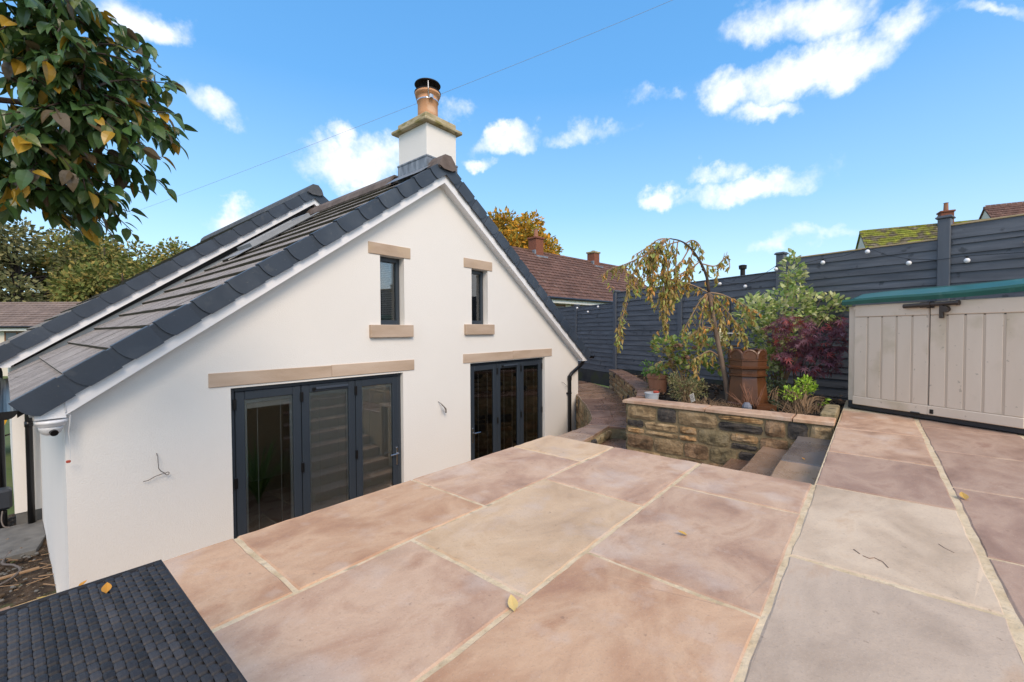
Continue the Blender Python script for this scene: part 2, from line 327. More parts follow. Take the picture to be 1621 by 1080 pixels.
m_wood = M('raw_timber', [(.34, .25, .13), (.45, .34, .20)], scale=5, stretch=(1, 1, 6), rough=.8)
m_saltglaze = M('salt_glaze_brown', [(.06, .022, .009), (.095, .036, .014), (.13, .052, .021)], scale=5, rough=.35, rvar=.1, bump=.15, spots=[(7, .62, .08, (.06, .02, .008), .5)])
m_terra = M('terracotta', [(.30, .13, .075), (.36, .17, .10)], scale=6, rough=.8)
m_bark = M('brown_bark', [(.09, .06, .04), (.19, .135, .095), (.13, .085, .06)], scale=12, stretch=(1, 1, .3), rough=.9, bump=.7, bscale=50, bdist=.01)
m_barkd = M('dark_bark', [(.03, .02, .015), (.075, .052, .04)], scale=14, rough=.9, bump=.6)
m_stem = M('tan_stem', [(.24, .15, .085), (.33, .22, .13)], scale=12, rough=.8)
m_pail = M('white_bucket', [(.42, .45, .49)], rough=.35)
m_red = M('red_plastic', [(.42, .07, .04)], rough=.4)
m_cream = M('cream_feeder', [(.68, .62, .40)], rough=.6)
m_label = M('plant_label', [(.60, .59, .57), (.66, .65, .63)], rough=.5, spots=[(60, .55, .05, (.12, .11, .1), .8)])
m_yellow = M('yellow_paint', [(.75, .38, .02)], rough=.4)
m_brick = M('red_brick', [(.16, .055, .032), (.24, .085, .05)], scale=14, rough=.9, bump=.3)
m_farroof = M('brown_concrete_tile', [(.105, .052, .038), (.15, .078, .058)], scale=1.5, rough=.9, island=.22, spots=[(3, .6, .1, (.22, .17, .14), .35)])
m_farroof2 = M('grey_brown_tile', [(.17, .125, .105), (.22, .165, .14)], scale=1.5, rough=.9, island=.14)
m_mossroof = M('mossy_tile', [(.14, .16, .012), (.22, .22, .02), (.08, .065, .035), (.22, .18, .12)], scale=1.1, rough=.95, island=.25, lo=.36, hi=.66)
m_fard = M('far_cream_wall', [(.66, .60, .50)], rough=.9)
m_farwin = M('far_window', [(.10, .12, .14)], rough=.1)
m_fargut = M('far_white_board', [(.72, .71, .68)], rough=.5)
m_wood2 = M('brown_window_frame', [(.20, .085, .03)], rough=.5)
def stonem(n, cols, **k):
    a = dict(nrough=.62, bump2=(110, .7), scale=8, detail=10, rough=.88, bump=1.0, bscale=24, bdist=.016, rnd=.2, lo=.36, hi=.64, spots=[(9, .58, .1, (.05, .04, .025), .6)]); a.update(k)
    return M(n, cols, **a)
m_stone = [stonem('stone_buff', [(0.195, 0.13, 0.065), (0.338, 0.234, 0.124), (0.429, 0.312, 0.182)]), stonem('stone_olive', [(0.143, 0.111, 0.058), (0.247, 0.195, 0.104), (0.325, 0.26, 0.156)]),
           stonem('stone_brown', [(0.117, 0.072, 0.039), (0.221, 0.137, 0.072), (0.312, 0.202, 0.117)]), stonem('stone_charcoal', [(0.026, 0.023, 0.022), (0.065, 0.056, 0.049), (0.117, 0.091, 0.065)]),
           stonem('stone_orange', [(0.26, 0.143, 0.058), (0.39, 0.234, 0.104), (0.442, 0.312, 0.182)])]
m_wallmortar = M('wall_mortar', [(.20, .15, .08), (.29, .22, .125)], scale=20, rough=.95, bump=.5, bscale=70)

def leafm(n, cols, rough=.45, trans=.3, **k):
    return M(n, [cols[0], cols[-1]], scale=18, rough=rough, pick=(cols, .85), rnd=.18, trans=trans, **k)
lm_fore = leafm('foreground_leaf', [(0.062, 0.131, 0.035), (0.044, 0.094, 0.027), (0.075, 0.15, 0.044), (0.056, 0.112, 0.035), (0.075, 0.138, 0.035), (0.05, 0.106, 0.035), (0.088, 0.163, 0.048), (0.125, 0.15, 0.037), (0.425, 0.25, 0.025), (0.062, 0.125, 0.044), (0.112, 0.069, 0.044), (0.069, 0.138, 0.037), (0.05, 0.1, 0.027), (0.069, 0.125, 0.044), (0.088, 0.15, 0.037), (0.05, 0.106, 0.037)], rough=.34, trans=.22)
lm_cherry = leafm('cherry_leaf', [(0.288, 0.293, 0.069), (0.374, 0.278, 0.069), (0.432, 0.278, 0.083), (0.274, 0.322, 0.069), (0.49, 0.307, 0.097), (0.346, 0.249, 0.069), (0.23, 0.307, 0.069), (0.403, 0.249, 0.069), (0.605, 0.264, 0.055), (0.317, 0.322, 0.083)])
lm_varieg = leafm('variegated_leaf', [(0.377, 0.464, 0.145), (0.58, 0.609, 0.29), (0.725, 0.725, 0.435), (0.232, 0.362, 0.087), (0.464, 0.551, 0.189), (0.652, 0.638, 0.319), (0.16, 0.275, 0.065), (0.29, 0.406, 0.116), (0.522, 0.551, 0.232)], rough=.4)
lm_maple = leafm('maple_leaf', [(0.16, 0.056, 0.08), (0.222, 0.076, 0.112), (0.128, 0.045, 0.062), (0.288, 0.101, 0.125), (0.351, 0.051, 0.045), (0.191, 0.076, 0.103), (0.255, 0.126, 0.158)], rough=.5)
lm_hyd = leafm('hydrangea_leaf', [(0.224, 0.336, 0.07), (0.336, 0.42, 0.098), (0.14, 0.266, 0.056), (0.42, 0.392, 0.098), (0.196, 0.322, 0.063), (0.476, 0.28, 0.112), (0.28, 0.378, 0.084), (0.504, 0.42, 0.14)])
lm_olive = leafm('small_bush_leaf', [(0.21, 0.225, 0.083), (0.3, 0.285, 0.12), (0.39, 0.33, 0.165), (0.165, 0.21, 0.075), (0.33, 0.27, 0.128)])
lm_lime = leafm('lime_leaf', [(0.312, 0.504, 0.036), (0.432, 0.624, 0.06), (0.24, 0.432, 0.03), (0.504, 0.66, 0.096)])
lm_green = leafm('fresh_green_leaf', [(0.156, 0.325, 0.052), (0.221, 0.39, 0.078), (0.117, 0.247, 0.039)])
lm_litter = leafm('dry_litter', [(0.091, 0.052, 0.029), (0.156, 0.098, 0.052), (0.221, 0.143, 0.078), (0.13, 0.065, 0.036), (0.065, 0.042, 0.026)], rough=.8, trans=.05)
lm_wood = [leafm('wood_leaf_olive', [(0.163, 0.175, 0.069), (0.2, 0.2, 0.081), (0.125, 0.138, 0.056), (0.237, 0.213, 0.094)], rough=.8, trans=.15),
           leafm('wood_leaf_green', [(0.138, 0.188, 0.037), (0.188, 0.213, 0.05), (0.112, 0.15, 0.031), (0.25, 0.225, 0.062), (0.325, 0.237, 0.062)], rough=.8, trans=.15)]
lm_orange = leafm('orange_tree_leaf', [(0.6, 0.285, 0.022), (0.45, 0.285, 0.03), (0.255, 0.225, 0.037), (0.72, 0.33, 0.018), (0.225, 0.21, 0.037), (0.57, 0.33, 0.037), (0.36, 0.27, 0.037)], rough=.8, trans=.2)
lm_blade = leafm('strap_leaf', [(.12, .24, .05), (.18, .32, .08), (.09, .18, .04)])

# ================================================================ SETTING
def rnd(a, b): return random.uniform(a, b)
FWH = Vector((math.cos(yaw), math.sin(yaw), 0)); RTH = Vector((math.sin(yaw), -math.cos(yaw), 0))
def ahead(d, s, z=0): return FWH*d + RTH*s + Vector((0, 0, z))       # metres in front of / to the right of the patio's viewpoint

g = MB()
n = 40; xs = [-500 + 1000*i/n for i in range(n+1)]
g.add([(x, y, -1.80) for y in xs for x in xs], [(j*(n+1)+i, j*(n+1)+i+1, (j+1)*(n+1)+i+1, (j+1)*(n+1)+i) for j in range(n) for i in range(n)])
tag(g.build('ground', m_grass), kind='structure')
# rising ground beyond the fence, on which the neighbouring houses stand
h = MB(); nx, ny = 40, 40
def hillz(x, y): return -1.9 + min(1, max(0, (x - 10.5 + .25*max(0, y-4))/2.5))*1.7 + .118*max(0, x-14)
HV = [(10.5 + 150*i/nx + (0.4*max(0, (-60+200*j/ny)-4) if i == 0 else 0), -60+200*j/ny) for j in range(ny+1) for i in range(nx+1)]
h.add([(x, y, hillz(x, y)) for x, y in HV], [(j*(nx+1)+i, j*(nx+1)+i+1, (j+1)*(nx+1)+i+1, (j+1)*(nx+1)+i) for j in range(ny) for i in range(nx)])
tag(h.build('hill', m_grass), kind='structure')

# ---- slabs: outline with ragged edges, chamfered top
def slab_mb(poly, t, top, seed, ch=.006, rag=.0036, nseg=14):
    rs = random.Random(seed); P = [Vector((p[0], p[1], 0)) for p in poly]; n = len(P); O = []
    for i in range(n):
        a, b = P[i], P[(i+1) % n]; e = b-a; nr = Vector((e.y, -e.x, 0)).normalized(); k = max(2, min(nseg, int(e.length/.06)))
        w = 0
        for j in range(k):
            w = .5*w + rs.uniform(-rag, rag)*.9
            O.append(a + e*(j/k) + nr*(w if j else 0))
    N_ = len(O); c = sum(O, Vector())/N_; V = []
    def inset(p, d): v = c-p; return p + v.normalized()*d
    zj = [rs.uniform(-.0015, .0015) for _ in O]
    for p, z in zip(O, zj): q = inset(p, ch*1.6); V.append((q.x, q.y, top + z))
    for p in O: V.append((p.x, p.y, top-ch))
    for p in O: V.append((p.x, p.y, top-t))
    mb = MB(); F = [tuple(range(N_))] + [(i, N_+i, N_+(i+1) % N_, (i+1) % N_) for i in range(N_)] + [(N_+i, 2*N_+i, 2*N_+(i+1) % N_, N_+(i+1) % N_) for i in range(N_)] + [tuple(range(2*N_, 3*N_))[::-1]]
    # orient: make the top face look up
    q = O; ar = sum(q[i].x*q[(i+1) % N_].y - q[(i+1) % N_].x*q[i].y for i in range(N_))
    if ar < 0: F = [f[::-1] for f in F]
    return mb.add(V, F), c
def slab(name, poly, mat, parent, top=0., t=.035, seed=0, **k):
    mb, c = slab_mb(poly, t, top, seed, **k)
    return mb.build(name, mat, parent, (c.x, c.y, top))

patio = MB()
patio.prism([(-5, -6, -1.8), (3.015, -6, -1.8), (3.015, .25, -1.8), (3.015, 2.12, -1.8), (-5, 2.12, -1.8)], (0, 0, 1.78), m_wallmortar)
patio.prism([(3.02, -6, -1.8), (6.98, -6, -1.8), (6.98, .245, -1.8), (3.02, .245, -1.8)], (0, 0, 1.78), m_wallmortar)
patio = tag(patio.build('patio'), kind='structure')
mo = MB(); mo.box((-5, -6, -.0195), (3.018, 2.125, -.0045)); mo.box((3.02, -6, -.0195), (6.9, .25, -.0045)); mo.build('mortar_bed', m_mortar, patio)
rows = [((1.517, 2.14), [(-1.3, 'rose'), (-.32, 'pink'), (.638, 'pink'), (1.58, 'rose'), (2.54, 'buff'), (3.03, None)]),
        ((.885, 1.517), [(-1.8, 'rose'), (-.85, 'pink'), (.17, 'rose'), (1.12, 'buff'), (2.09, 'rose'), (3.03, None)]),
        ((.253, .885), [(-1.4, 'buff'), (-.4, 'rose'), (.57, 'pink'), (1.51, 'rose'), (2.485, 'rose'), (3.03, None)]),
        ((-.337, .2515), [(-1.2, 'grey'), (-.3, 'rose'), (.62, 'slate'), (1.0, 'slate'), (2.005, 'grey'), (3.03, 'plum'), (3.915, 'rose'), (4.915, 'rose'), (6.0, None)]),
        ((-.96, -.349), [(-1.4, 'rose'), (-.5, 'grey'), (.5, 'plum'), (1.5, 'plum'), (2.48, 'plum'), (3.46, 'plum'), (4.44, 'plum'), (5.42, 'plum'), (6.3, None)]),
        ((-1.56, -.985), [(-1, 'rose'), (0, 'grey'), (1, 'rose'), (2, 'pink'), (3, 'plum'), (4, 'rose'), (5, 'plum'), (6, None)]),
        ((-2.2, -1.585), [(-1, 'pink'), (0, 'rose'), (1, 'grey'), (2, 'rose'), (3, 'plum'), (4, 'pink'), (5, None)])]
sd_ = 0
for (y0, y1), cuts in rows:
    for (xa, cm), (xb, _) in zip(cuts, cuts[1:]):
        sd_ += 1; gp = .0055 + .003*random.Random(sd_).random()
        slab('paving_slab', [(xa+gp, y0+gp), (xb-gp, y0+gp), (xb-gp, y1-gp), (xa+gp, y1-gp)], m_slab[cm], patio, 0, .035, sd_)
# thin dark scratches on the pale slab
for pts in ([(2.18, .02), (2.17, .00), (2.19, -.015), (2.17, -.04), (2.13, -.055)], [(2.22, .05), (2.20, .035), (2.19, .03)], [(2.5, -.22), (2.47, -.235), (2.44, -.26)]):
    MB().tube([(x, y, .0008) for x, y in pts], .0016, 5).build('scratch', M('dark_scratch', [(.20, .12, .09), (.30, .21, .16)], scale=40, rough=.8), patio)

# ---- house-level floor, soil strip beside the house, landing, steps, path
low = MB(); low.box((-5, 2.125, -1.80), (7.6, 6.35, -1.735)); low = tag(low.build('lower_paving', m_mortar), kind='structure')
k = 0
for i in range(-5, 9):
    for j in range(5):
        x0, y0 = i*.92 - .4*(j % 2), 2.14 + j*.84
        if x0 < -4.5 or x0 + .91 > 7.5: continue
        if 4.8 - .84 < y0 < 6.4 and x0 + .91 > .28:
            if y0 > 4.7: continue
        k += 1
        slab('paving_slab', [(x0+.006, y0+.006), (min(x0+.91, .28) if y0 > 4.6 else x0+.91, y0+.006), (min(x0+.91, .28) if y0 > 4.6 else x0+.91, y0+.83), (x0+.006, y0+.83)], m_wet['tan' if k % 3 else 'buff'], low, -1.725, .03, 300+k)
so = MB(); nn = 26
SV = []
for j in range(nn+1):
    for i in range(nn+1):
        x, y = -4 + 4.3*i/nn, 6.3 + 3.2*j/nn
        SV.append((x, y, -1.72 + .05*mnoise.noise((x*2.3, y*2.3, 0)) + .035*mnoise.noise((x*7, y*7, 3))))
so.add(SV, [(j*(nn+1)+i, j*(nn+1)+i+1, (j+1)*(nn+1)+i+1, (j+1)*(nn+1)+i) for j in range(nn) for i in range(nn)])
tag(so.build('soil_ground', m_soil), kind='structure')
# clods, stones and twigs lying in the soil
db = MB(); rs = random.Random(5)
for _ in range(420):
    x, y = rs.uniform(-.9, .27), rs.uniform(6.4, 8.6); r = rs.uniform(.008, .03); z = -1.70 + .03*rs.random()
    X = Matrix.Translation((x, y, z)) @ Matrix.Rotation(rs.uniform(0, 6), 4, 'Z') @ Matrix.Rotation(rs.uniform(-.5, .5), 4, 'X')
    db.cbox((-r, -r*.7, -r*.5), (r, r*.7, r*.5), r*.35, m_soil if rs.random() < .75 else m_concrete, X)
for _ in range(70):
    x, y = rs.uniform(-.9, .25), rs.uniform(6.4, 8.4); a = rs.uniform(0, 6.3); L = rs.uniform(.06, .22)
    db.tube([(x, y, -1.675), (x + L*math.cos(a), y + L*math.sin(a), -1.67+rs.uniform(-.01, .03))], rs.uniform(.003, .006), 5, m_stem)
tag(db.build('soil_debris'), kind='stuff')
st = tag(MB().prism([(-1.2, 7.55, -1.75), (.19, 7.5, -1.75), (.285, 7.95, -1.75), (.285, 8.66, -1.75), (-1.2, 8.72, -1.75)], (0, 0, .10)).build('concrete_step', m_concrete), 'grey concrete slab lying at the foot of the rear wall beside the soil', 'slab')

steps = tag(MB().box((3.02, .26, -1.79), (3.028, .262, -1.78), m_wallmortar).build('garden_steps'), 'flight of stone steps going down beside the raised bed wall', 'steps')
z = 0; y = .255
for i in range(10):
    z1 = [-.145, -.30, -.48, -.62, -.78, -.94, -1.10, -1.26, -1.42, -1.58][i]; y1 = y + .30
    x1 = 5.03 if i < 4 else 4.52
    b = MB().box((3.02, y, -1.79), (x1-.002*i, y1 - .02, z1-.032)); b.build('riser', m_wallmortar, steps)
    cuts = [3.02, 3.995, x1] if i % 2 == 0 else [3.02, 4.0 if i > 3 else 3.45, x1]
    for q, (xa, xb) in enumerate(zip(cuts, cuts[1:])):
        mt = {0: ('buff', 'dark'), 1: ('tan', 'tan'), 2: ('tan', 'brown'), 3: ('brown', 'tan')}.get(i, ('tan', 'buff'))[q]
        slab('tread', [(xa+.004, y-.012), (xb-.004, y-.012), (xb-.004, y1), (xa+.004, y1)], m_wet[mt], steps, z1, .03, 500+i*3+q)
    y = y1
land = MB().box((4.53, 1.16, -1.79), (5.56, 2.70, -.655)); land = tag(land.build('landing', m_wallmortar), kind='structure')
for q, (a, b, c, d) in enumerate([(4.53, 1.47, 5.02, 2.05), (4.53, 2.06, 5.02, 2.66), (5.03, 2.33, 5.54, 2.80)]):
    slab('paving_slab', [(a+.004, b+.004), (c-.004, b+.004), (c-.004, d-.004), (a+.004, d-.004)], m_wet['brown'], land, -.62, .03, 560+q)
ZP = -.45
Lp = [(5.40, 3.125), (5.81, 3.294), (6.337, 3.641), (6.839, 4.008), (7.291, 4.372), (7.70, 4.70), (7.885, 4.90), (7.885, 5.9), (7.885, 7.2), (7.885, 9.5)]
Rp = [(5.555, 2.60), (6.15, 2.66), (6.75, 3.00), (7.4, 3.46), (8.0, 3.85), (8.55, 4.25), (9.02, 4.60), (9.75, 5.55), (10.6, 7.1), (12.0, 9.6)]
path = MB()
path.prism([(x, y, -1.79) for x, y in Rp] + [(x, y, -1.79) for x, y in Lp[::-1]], (0, 0, 1.79+ZP-.034), m_wallmortar)
path = tag(path.build('path'), kind='structure')
for i in range(len(Lp)-1):
    a, b, c, d = Vector(Lp[i]), Vector(Rp[i]), Vector(Rp[i+1]), Vector(Lp[i+1])
    f = .45 if i % 2 else .6
    if i in (1, 3, 4, 6, 7):
        e, h_ = a.lerp(b, f), d.lerp(c, f)
        qs = [[a, e, h_, d], [e, b, c, h_]]
    else: qs = [[a, b, c, d]]
    for q in qs:
        cc = sum(q, Vector((0, 0)))/4; q = [p + (cc-p).normalized()*.006 for p in q]
        slab('paving_slab', q, m_wet[('tan', 'brown', 'tan', 'brown')[(i+len(qs)) % 4]], path, ZP, .03, 600+i)
for i, q in enumerate([[(4.50, 2.69), (4.86, 2.735), (4.83, 3.085), (4.50, 3.08)], [(4.87, 2.737), (5.22, 2.80), (5.16, 3.09), (4.84, 3.085)], [(5.23, 2.80), (5.555, 2.855), (5.39, 3.12), (5.17, 3.09)]]):
    slab('coping_slab', q, m_wet[('buff', 'tan', 'tan')[i]], path, ZP, .04, 640+i)

# ---- rubble stone walls: every stone a part
def stone_mb(w, h, d, rs):
    """rock-faced block: front towards -y, local origin at the centre"""
    nx, nz = (5, 4) if w > .14 else (4, 3)
    V, F = [], []
    b1, b2 = rs.uniform(.006, .022), rs.uniform(0, 9)
    def rr(i, n): return -1 + 2*i/n
    for j in range(nz+1):
        for i in range(nx+1):
            u, v = rr(i, nx), rr(j, nz); e = max(abs(u), abs(v))
            cx = u*w/2; cz = v*h/2
            if abs(u) == 1 and abs(v) == 1: cx *= .93; cz *= .88
            cx += rs.uniform(-.006, .006); cz += rs.uniform(-.005, .005)
            y = -d/2 - (b1*(1-e**3) + (0 if e == 1 else .014*mnoise.noise((u*1.7+b2, v*1.7, b2)) + rs.uniform(-.004, .004)))
            V.append((cx, y, cz))
    m = len(V)
    for j in range(nz):
        for i in range(nx): F.append((j*(nx+1)+i, j*(nx+1)+i+1, (j+1)*(nx+1)+i+1, (j+1)*(nx+1)+i))
    ring = [i for i in range(nx+1)] + [(j*(nx+1)+nx) for j in range(1, nz+1)] + [nz*(nx+1)+i for i in range(nx-1, -1, -1)] + [j*(nx+1) for j in range(nz-1, 0, -1)]
    for r in ring: V.append((V[r][0], d/2, V[r][2]))
    L = len(ring)
    for q in range(L): F.append((ring[q], m+q, m+(q+1) % L, ring[(q+1) % L]))
    return MB().add(V, F)
def stone_wall(parent, pts, z0, z1, seed, hs=(.11, .18), ws=(.16, .42), depth=.10, proud=.014, weights=(4, 4, 3, 3, 1), split=.3, side=1):
    """pts: 2D polyline of the wall face; the face looks to the right of the run when side = 1"""
    rs = random.Random(seed); P = [Vector(p) for p in pts]; seg = [(b-a).length for a, b in zip(P, P[1:])]; T = sum(seg)
    def at(s):
        for a, b, L in zip(P, P[1:], seg):
            if s <= L + 1e-6: e = (b-a)/L; return a + e*s, e
            s -= L
        e = (P[-1]-P[-2]).normalized(); return P[-1], e
    z = z0; out = []
    while z < z1 - .03:
        hh = rs.uniform(*hs)
        if z1 - z - hh < .07: hh = z1 - z
        s = 0
        while s < T - .02:
            w = rs.uniform(*ws)
            if T - s - w < .10: w = T - s
            if hh > .13 and rs.random() < split and w > .16:
                f = rs.uniform(.35, .6); out += [(s, w, z, hh*f), (s, w, z+hh*f, hh*(1-f))]
            else: out.append((s, w, z, hh))
            s += w
        z += hh
    for (s, w, zz, hh) in out:
        p, e = at(s + w/2); nr = Vector((e.y, -e.x))*side
        mb = stone_mb(w-.026, hh-.024, depth, rs)
        mt = rs.choices(m_stone, weights)[0]
        me = mb.mesh('stone', mt, smooth=False)
        X = Vector((e.x, e.y, 0))*side; Y = Vector((-nr.x, -nr.y, 0)); R3 = Matrix((X, Y, Vector((0, 0, 1)))).transposed()
        put('stone', me, parent, (p.x - nr.x*(depth/2 - proud), p.y - nr.y*(depth/2 - proud), zz + hh/2), R3)
def backing(parent, pts, z0, z1, th, side=1):
    P = [Vector(p) for p in pts]; out = []
    for i, p in enumerate(P):
        a = P[max(i-1, 0)]; b = P[min(i+1, len(P)-1)]; e = (b-a).normalized(); out.append(p - Vector((e.y, -e.x))*side*th)
    P = [p - (Vector(((P[min(i+1, len(P)-1)]-P[max(i-1, 0)]).normalized().y, -(P[min(i+1, len(P)-1)]-P[max(i-1, 0)]).normalized().x)))*side*-.005 for i, p in enumerate(P)]
    MB().prism([(p.x, p.y, z0) for p in P] + [(p.x, p.y, z0) for p in out[::-1]], (0, 0, z1-z0)).build('mortar_core', m_wallmortar, parent)

XB = 5.03
bedwall = thing('stone_wall', 'straight stone wall of the raised bed beside the steps, with flat coping slabs', 'wall', (XB, 1.3, -.7))
fp_ = [(XB, 2.35), (XB, .27)]
# face must look towards -X: running +Y to -Y the right-hand side is -X
stone_wall(bedwall, fp_, -.76, -.012, 23, hs=(.14, .20), ws=(.18, .46), split=.38, weights=(4, 4, 3, 4, 2))
backing(bedwall, fp_, -.78, -.012, .22)
stone_wall(bedwall, [(5.25, 2.362), (5.035, 2.362)], -.62, -.012, 5)
for i, (ya, yb) in enumerate([(2.40, 1.42), (1.415, .60), (.595, .265)]):
    slab('coping_slab', [(XB-.035, yb+.003), (XB+.24, yb+.003), (XB+.24, ya-.003), (XB-.035, ya-.003)], m_slab['rose'] if i < 2 else m_slab['pink'], bedwall, .028, .036, 700+i)
wall2 = thing('stone_wall', 'curved stone retaining wall of the raised bed along the path up to the fence', 'wall', (7, 3.1, -.5))
cp = [(9.06, 4.66), (8.55, 4.27), (8.0, 3.88), (7.4, 3.48), (6.75, 3.03), (6.17, 2.68), (5.6, 2.46), (5.27, 2.38)]
cpr = cp
stone_wall(wall2, cpr, -.46, -.045, 33, hs=(.09, .13), ws=(.14, .34), side=-1 if False else 1, weights=(5, 3, 3, 1, 3))
backing(wall2, cpr, -.47, -.045, .2)
for i in range(len(cpr)-2):
    a, b = Vector(cpr[i]), Vector(cpr[i+1]); e = (b-a).normalized(); nr = Vector((e.y, -e.x))
    slab('coping_slab', [a + nr*.03 + e*.003, b + nr*.03 - e*.003, b - nr*.27 - e*.003, a - nr*.27 + e*.003], m_wet['brown'], wall2, -.008, .036, 720+i)
wall3 = thing('stone_wall', 'curved stone retaining wall below the path edge, running to the corner of the white house', 'wall', (6, 3.4, -1.7))
c3 = [(4.5, 3.09), (5.15, 3.10), (5.40, 3.135), (5.81, 3.304), (6.337, 3.651), (6.839, 4.018), (7.291, 4.382), (7.80, 4.78)]
# face looks towards the house (left of this run)
stone_wall(wall3, c3[::-1], -1.73, ZP-.04, 44, hs=(.12, .19), ws=(.2, .45), split=.15)
backing(wall3, c3[::-1], -1.76, ZP-.036, .14)
wall4 = thing('stone_wall', 'low stone edging wall of the landing beneath the path coping', 'wall', (5, 2.75, -.6))
stone_wall(wall4, [(5.545, 2.84), (5.2, 2.785), (4.5, 2.68)][::-1], -.62, ZP-.04, 9, hs=(.12, .13), side=1)
stone_wall(wall4, [(5.55, 2.36), (5.55, 2.84)][::-1], -.62, ZP-.04, 10, hs=(.12, .13), side=1)
backing(wall4, [(5.545, 2.85), (5.2, 2.795), (4.5, 2.69)][::-1], -1.75, ZP-.036, .08)
backing(wall4, [(5.555, 2.36), (5.555, 2.84)][::-1], -1.75, ZP-.036, .06)

# raised bed soil
bed = MB(); B0 = [(5.23, .30), (7.32, -.25), (7.70, 1.05), (8.45, 2.85), (9.22, 4.62), (8.7, 4.35), (8.1, 3.95), (7.5, 3.55), (6.85, 3.1), (6.2, 2.72), (5.6, 2.5), (5.23, 2.4)]
bed.prism([(x, y, -.6) for x, y in B0], (0, 0, .52))
bed = tag(bed.build('bed_soil', m_bedsoil), kind='structure')
rs = random.Random(8); bm_ = MB()
def inpoly(x, y, P):
    c = False; n = len(P)
    for i in range(n):
        (x1, y1), (x2, y2) = P[i], P[(i+1) % n]
        if (y1 > y) != (y2 > y) and x < (x2-x1)*(y-y1)/(y2-y1) + x1: c = not c
    return c
while len(bm_.f) < 16000:
    x, y = rs.uniform(5.25, 9.1), rs.uniform(-.2, 4.5)
    if not inpoly(x, y, B0): continue
    r = rs.uniform(.012, .035)*(1 if rs.random() < .9 else 1.6)
    X = Matrix.Translation((x, y, -.085 + .025*rs.random())) @ Matrix.Rotation(rs.uniform(0, 6), 4, 'Z') @ Matrix.Rotation(rs.uniform(-.6, .6), 4, 'X')
    bm_.cbox((-r, -r*.7, -r*.5), (r, r*.7, r*.5), r*.35, None, X)
tag(bm_.build('soil_clods', m_bedsoil), kind='stuff')
kb = tag(MB().cbox((5.30, .27, -.10), (5.95, .40, .062), .012).build('kerb_stone', m_stone[1]), 'mossy square kerb stone at the end of the raised bed beside the beige shed', 'stone')

# ================================================================ THE HOUSE
house = thing('house', 'white rendered gabled house with dark sliding doors and a chimney', 'house', (4.08, 4.8, -1.73))
YW, YI, YR = 4.80, 5.08, 8.75
XL_, XR_, XM, TAN = .29, 7.875, 4.08, .72
def rz(x, top=3.29): return top - TAN*abs(x-XM)
D1 = (1.42, 3.43, .348); D2 = (4.68, 6.665, .393)
W1 = (3.10, 3.465, .985, 1.872); W2 = (4.722, 5.09, 1.005, 1.875)
# gable wall: upright strips between the openings, each cut to the roof slope
w = MB(); xsb = sorted({XL_, D1[0], W1[0], D1[1], W1[1], XM, D2[0], W2[0], W2[1], D2[1], XR_})
for xa, xb in zip(xsb, xsb[1:]):
    xc = (xa+xb)/2; holes = []
    if D1[0] < xc < D1[1]: holes.append((-9, D1[2]))
    if D2[0] < xc < D2[1]: holes.append((-9, D2[2]))
    if W1[0] < xc < W1[1]: holes.append((W1[2], W1[3]))
    if W2[0] < xc < W2[1]: holes.append((W2[2], W2[3]))
    holes.sort(); zb = -1.73
    for lo, hi in holes:
        if lo > zb: w.prism([(xa, YW, zb), (xb, YW, zb), (xb, YW, lo), (xa, YW, lo)], (0, YI-YW, 0))
        zb = hi
    w.prism([(xa, YW, zb), (xb, YW, zb), (xb, YW, rz(xb)-.13), (xa, YW, rz(xa)-.13)], (0, YI-YW, 0))
w.build('wall', m_render, house)
w = MB()
w.box((XL_, YI+.002, -1.73), (XL_+.28, YR, rz(XL_)-.16)); w.build('wall', m_render, house); MB().box((XR_-.28, YI+.002, -1.73), (XR_, YR, rz(XR_)-.16)).build('wall', m_render, house)
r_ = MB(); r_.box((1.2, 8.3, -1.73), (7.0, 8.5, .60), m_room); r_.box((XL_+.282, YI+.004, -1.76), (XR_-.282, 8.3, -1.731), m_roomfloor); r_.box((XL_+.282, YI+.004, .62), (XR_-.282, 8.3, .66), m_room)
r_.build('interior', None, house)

def tile_mesh(L=.36, Wd=.298, t=.020, grooves=8):
    mb = MB(); prof = []
    for i in range(grooves):
        a = Wd*i/grooves; b = Wd*(i+1)/grooves; g_ = .0055
        prof += [(a+g_, 0), (b-g_, 0), (b-g_*.4, -.011), (b+g_*.4, -.011)]
    prof = [(0, 0)] + prof[:-1] + [(Wd, -.011)]
    V = [(0, y, z) for y, z in prof] + [(L, y, z) for y, z in prof] + [(0, y, -t-.012) for y, z in prof]
    n = len(prof); F = []; 
    mb.add(V, [], m_tile)
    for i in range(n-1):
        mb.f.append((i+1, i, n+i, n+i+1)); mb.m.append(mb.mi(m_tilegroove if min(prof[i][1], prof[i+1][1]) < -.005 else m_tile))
    for i in range(n-1):
        mb.f.append((i, i+1, 2*n+i+1, 2*n+i)); mb.m.append(mb.mi(m_tileedge))
    return mb
ANG = math.atan(TAN); CA, SA = math.cos(ANG), math.sin(ANG)
def slope_frame(left):
    """local x up the slope, local y along +Y, local z out of the roof"""
    s = 1 if left else -1
    up = Vector((s*CA, 0, SA)); nrm = Vector((-s*SA, 0, CA)); yv = nrm.cross(up)
    return Matrix((up, yv, nrm)).transposed(), up, nrm, yv
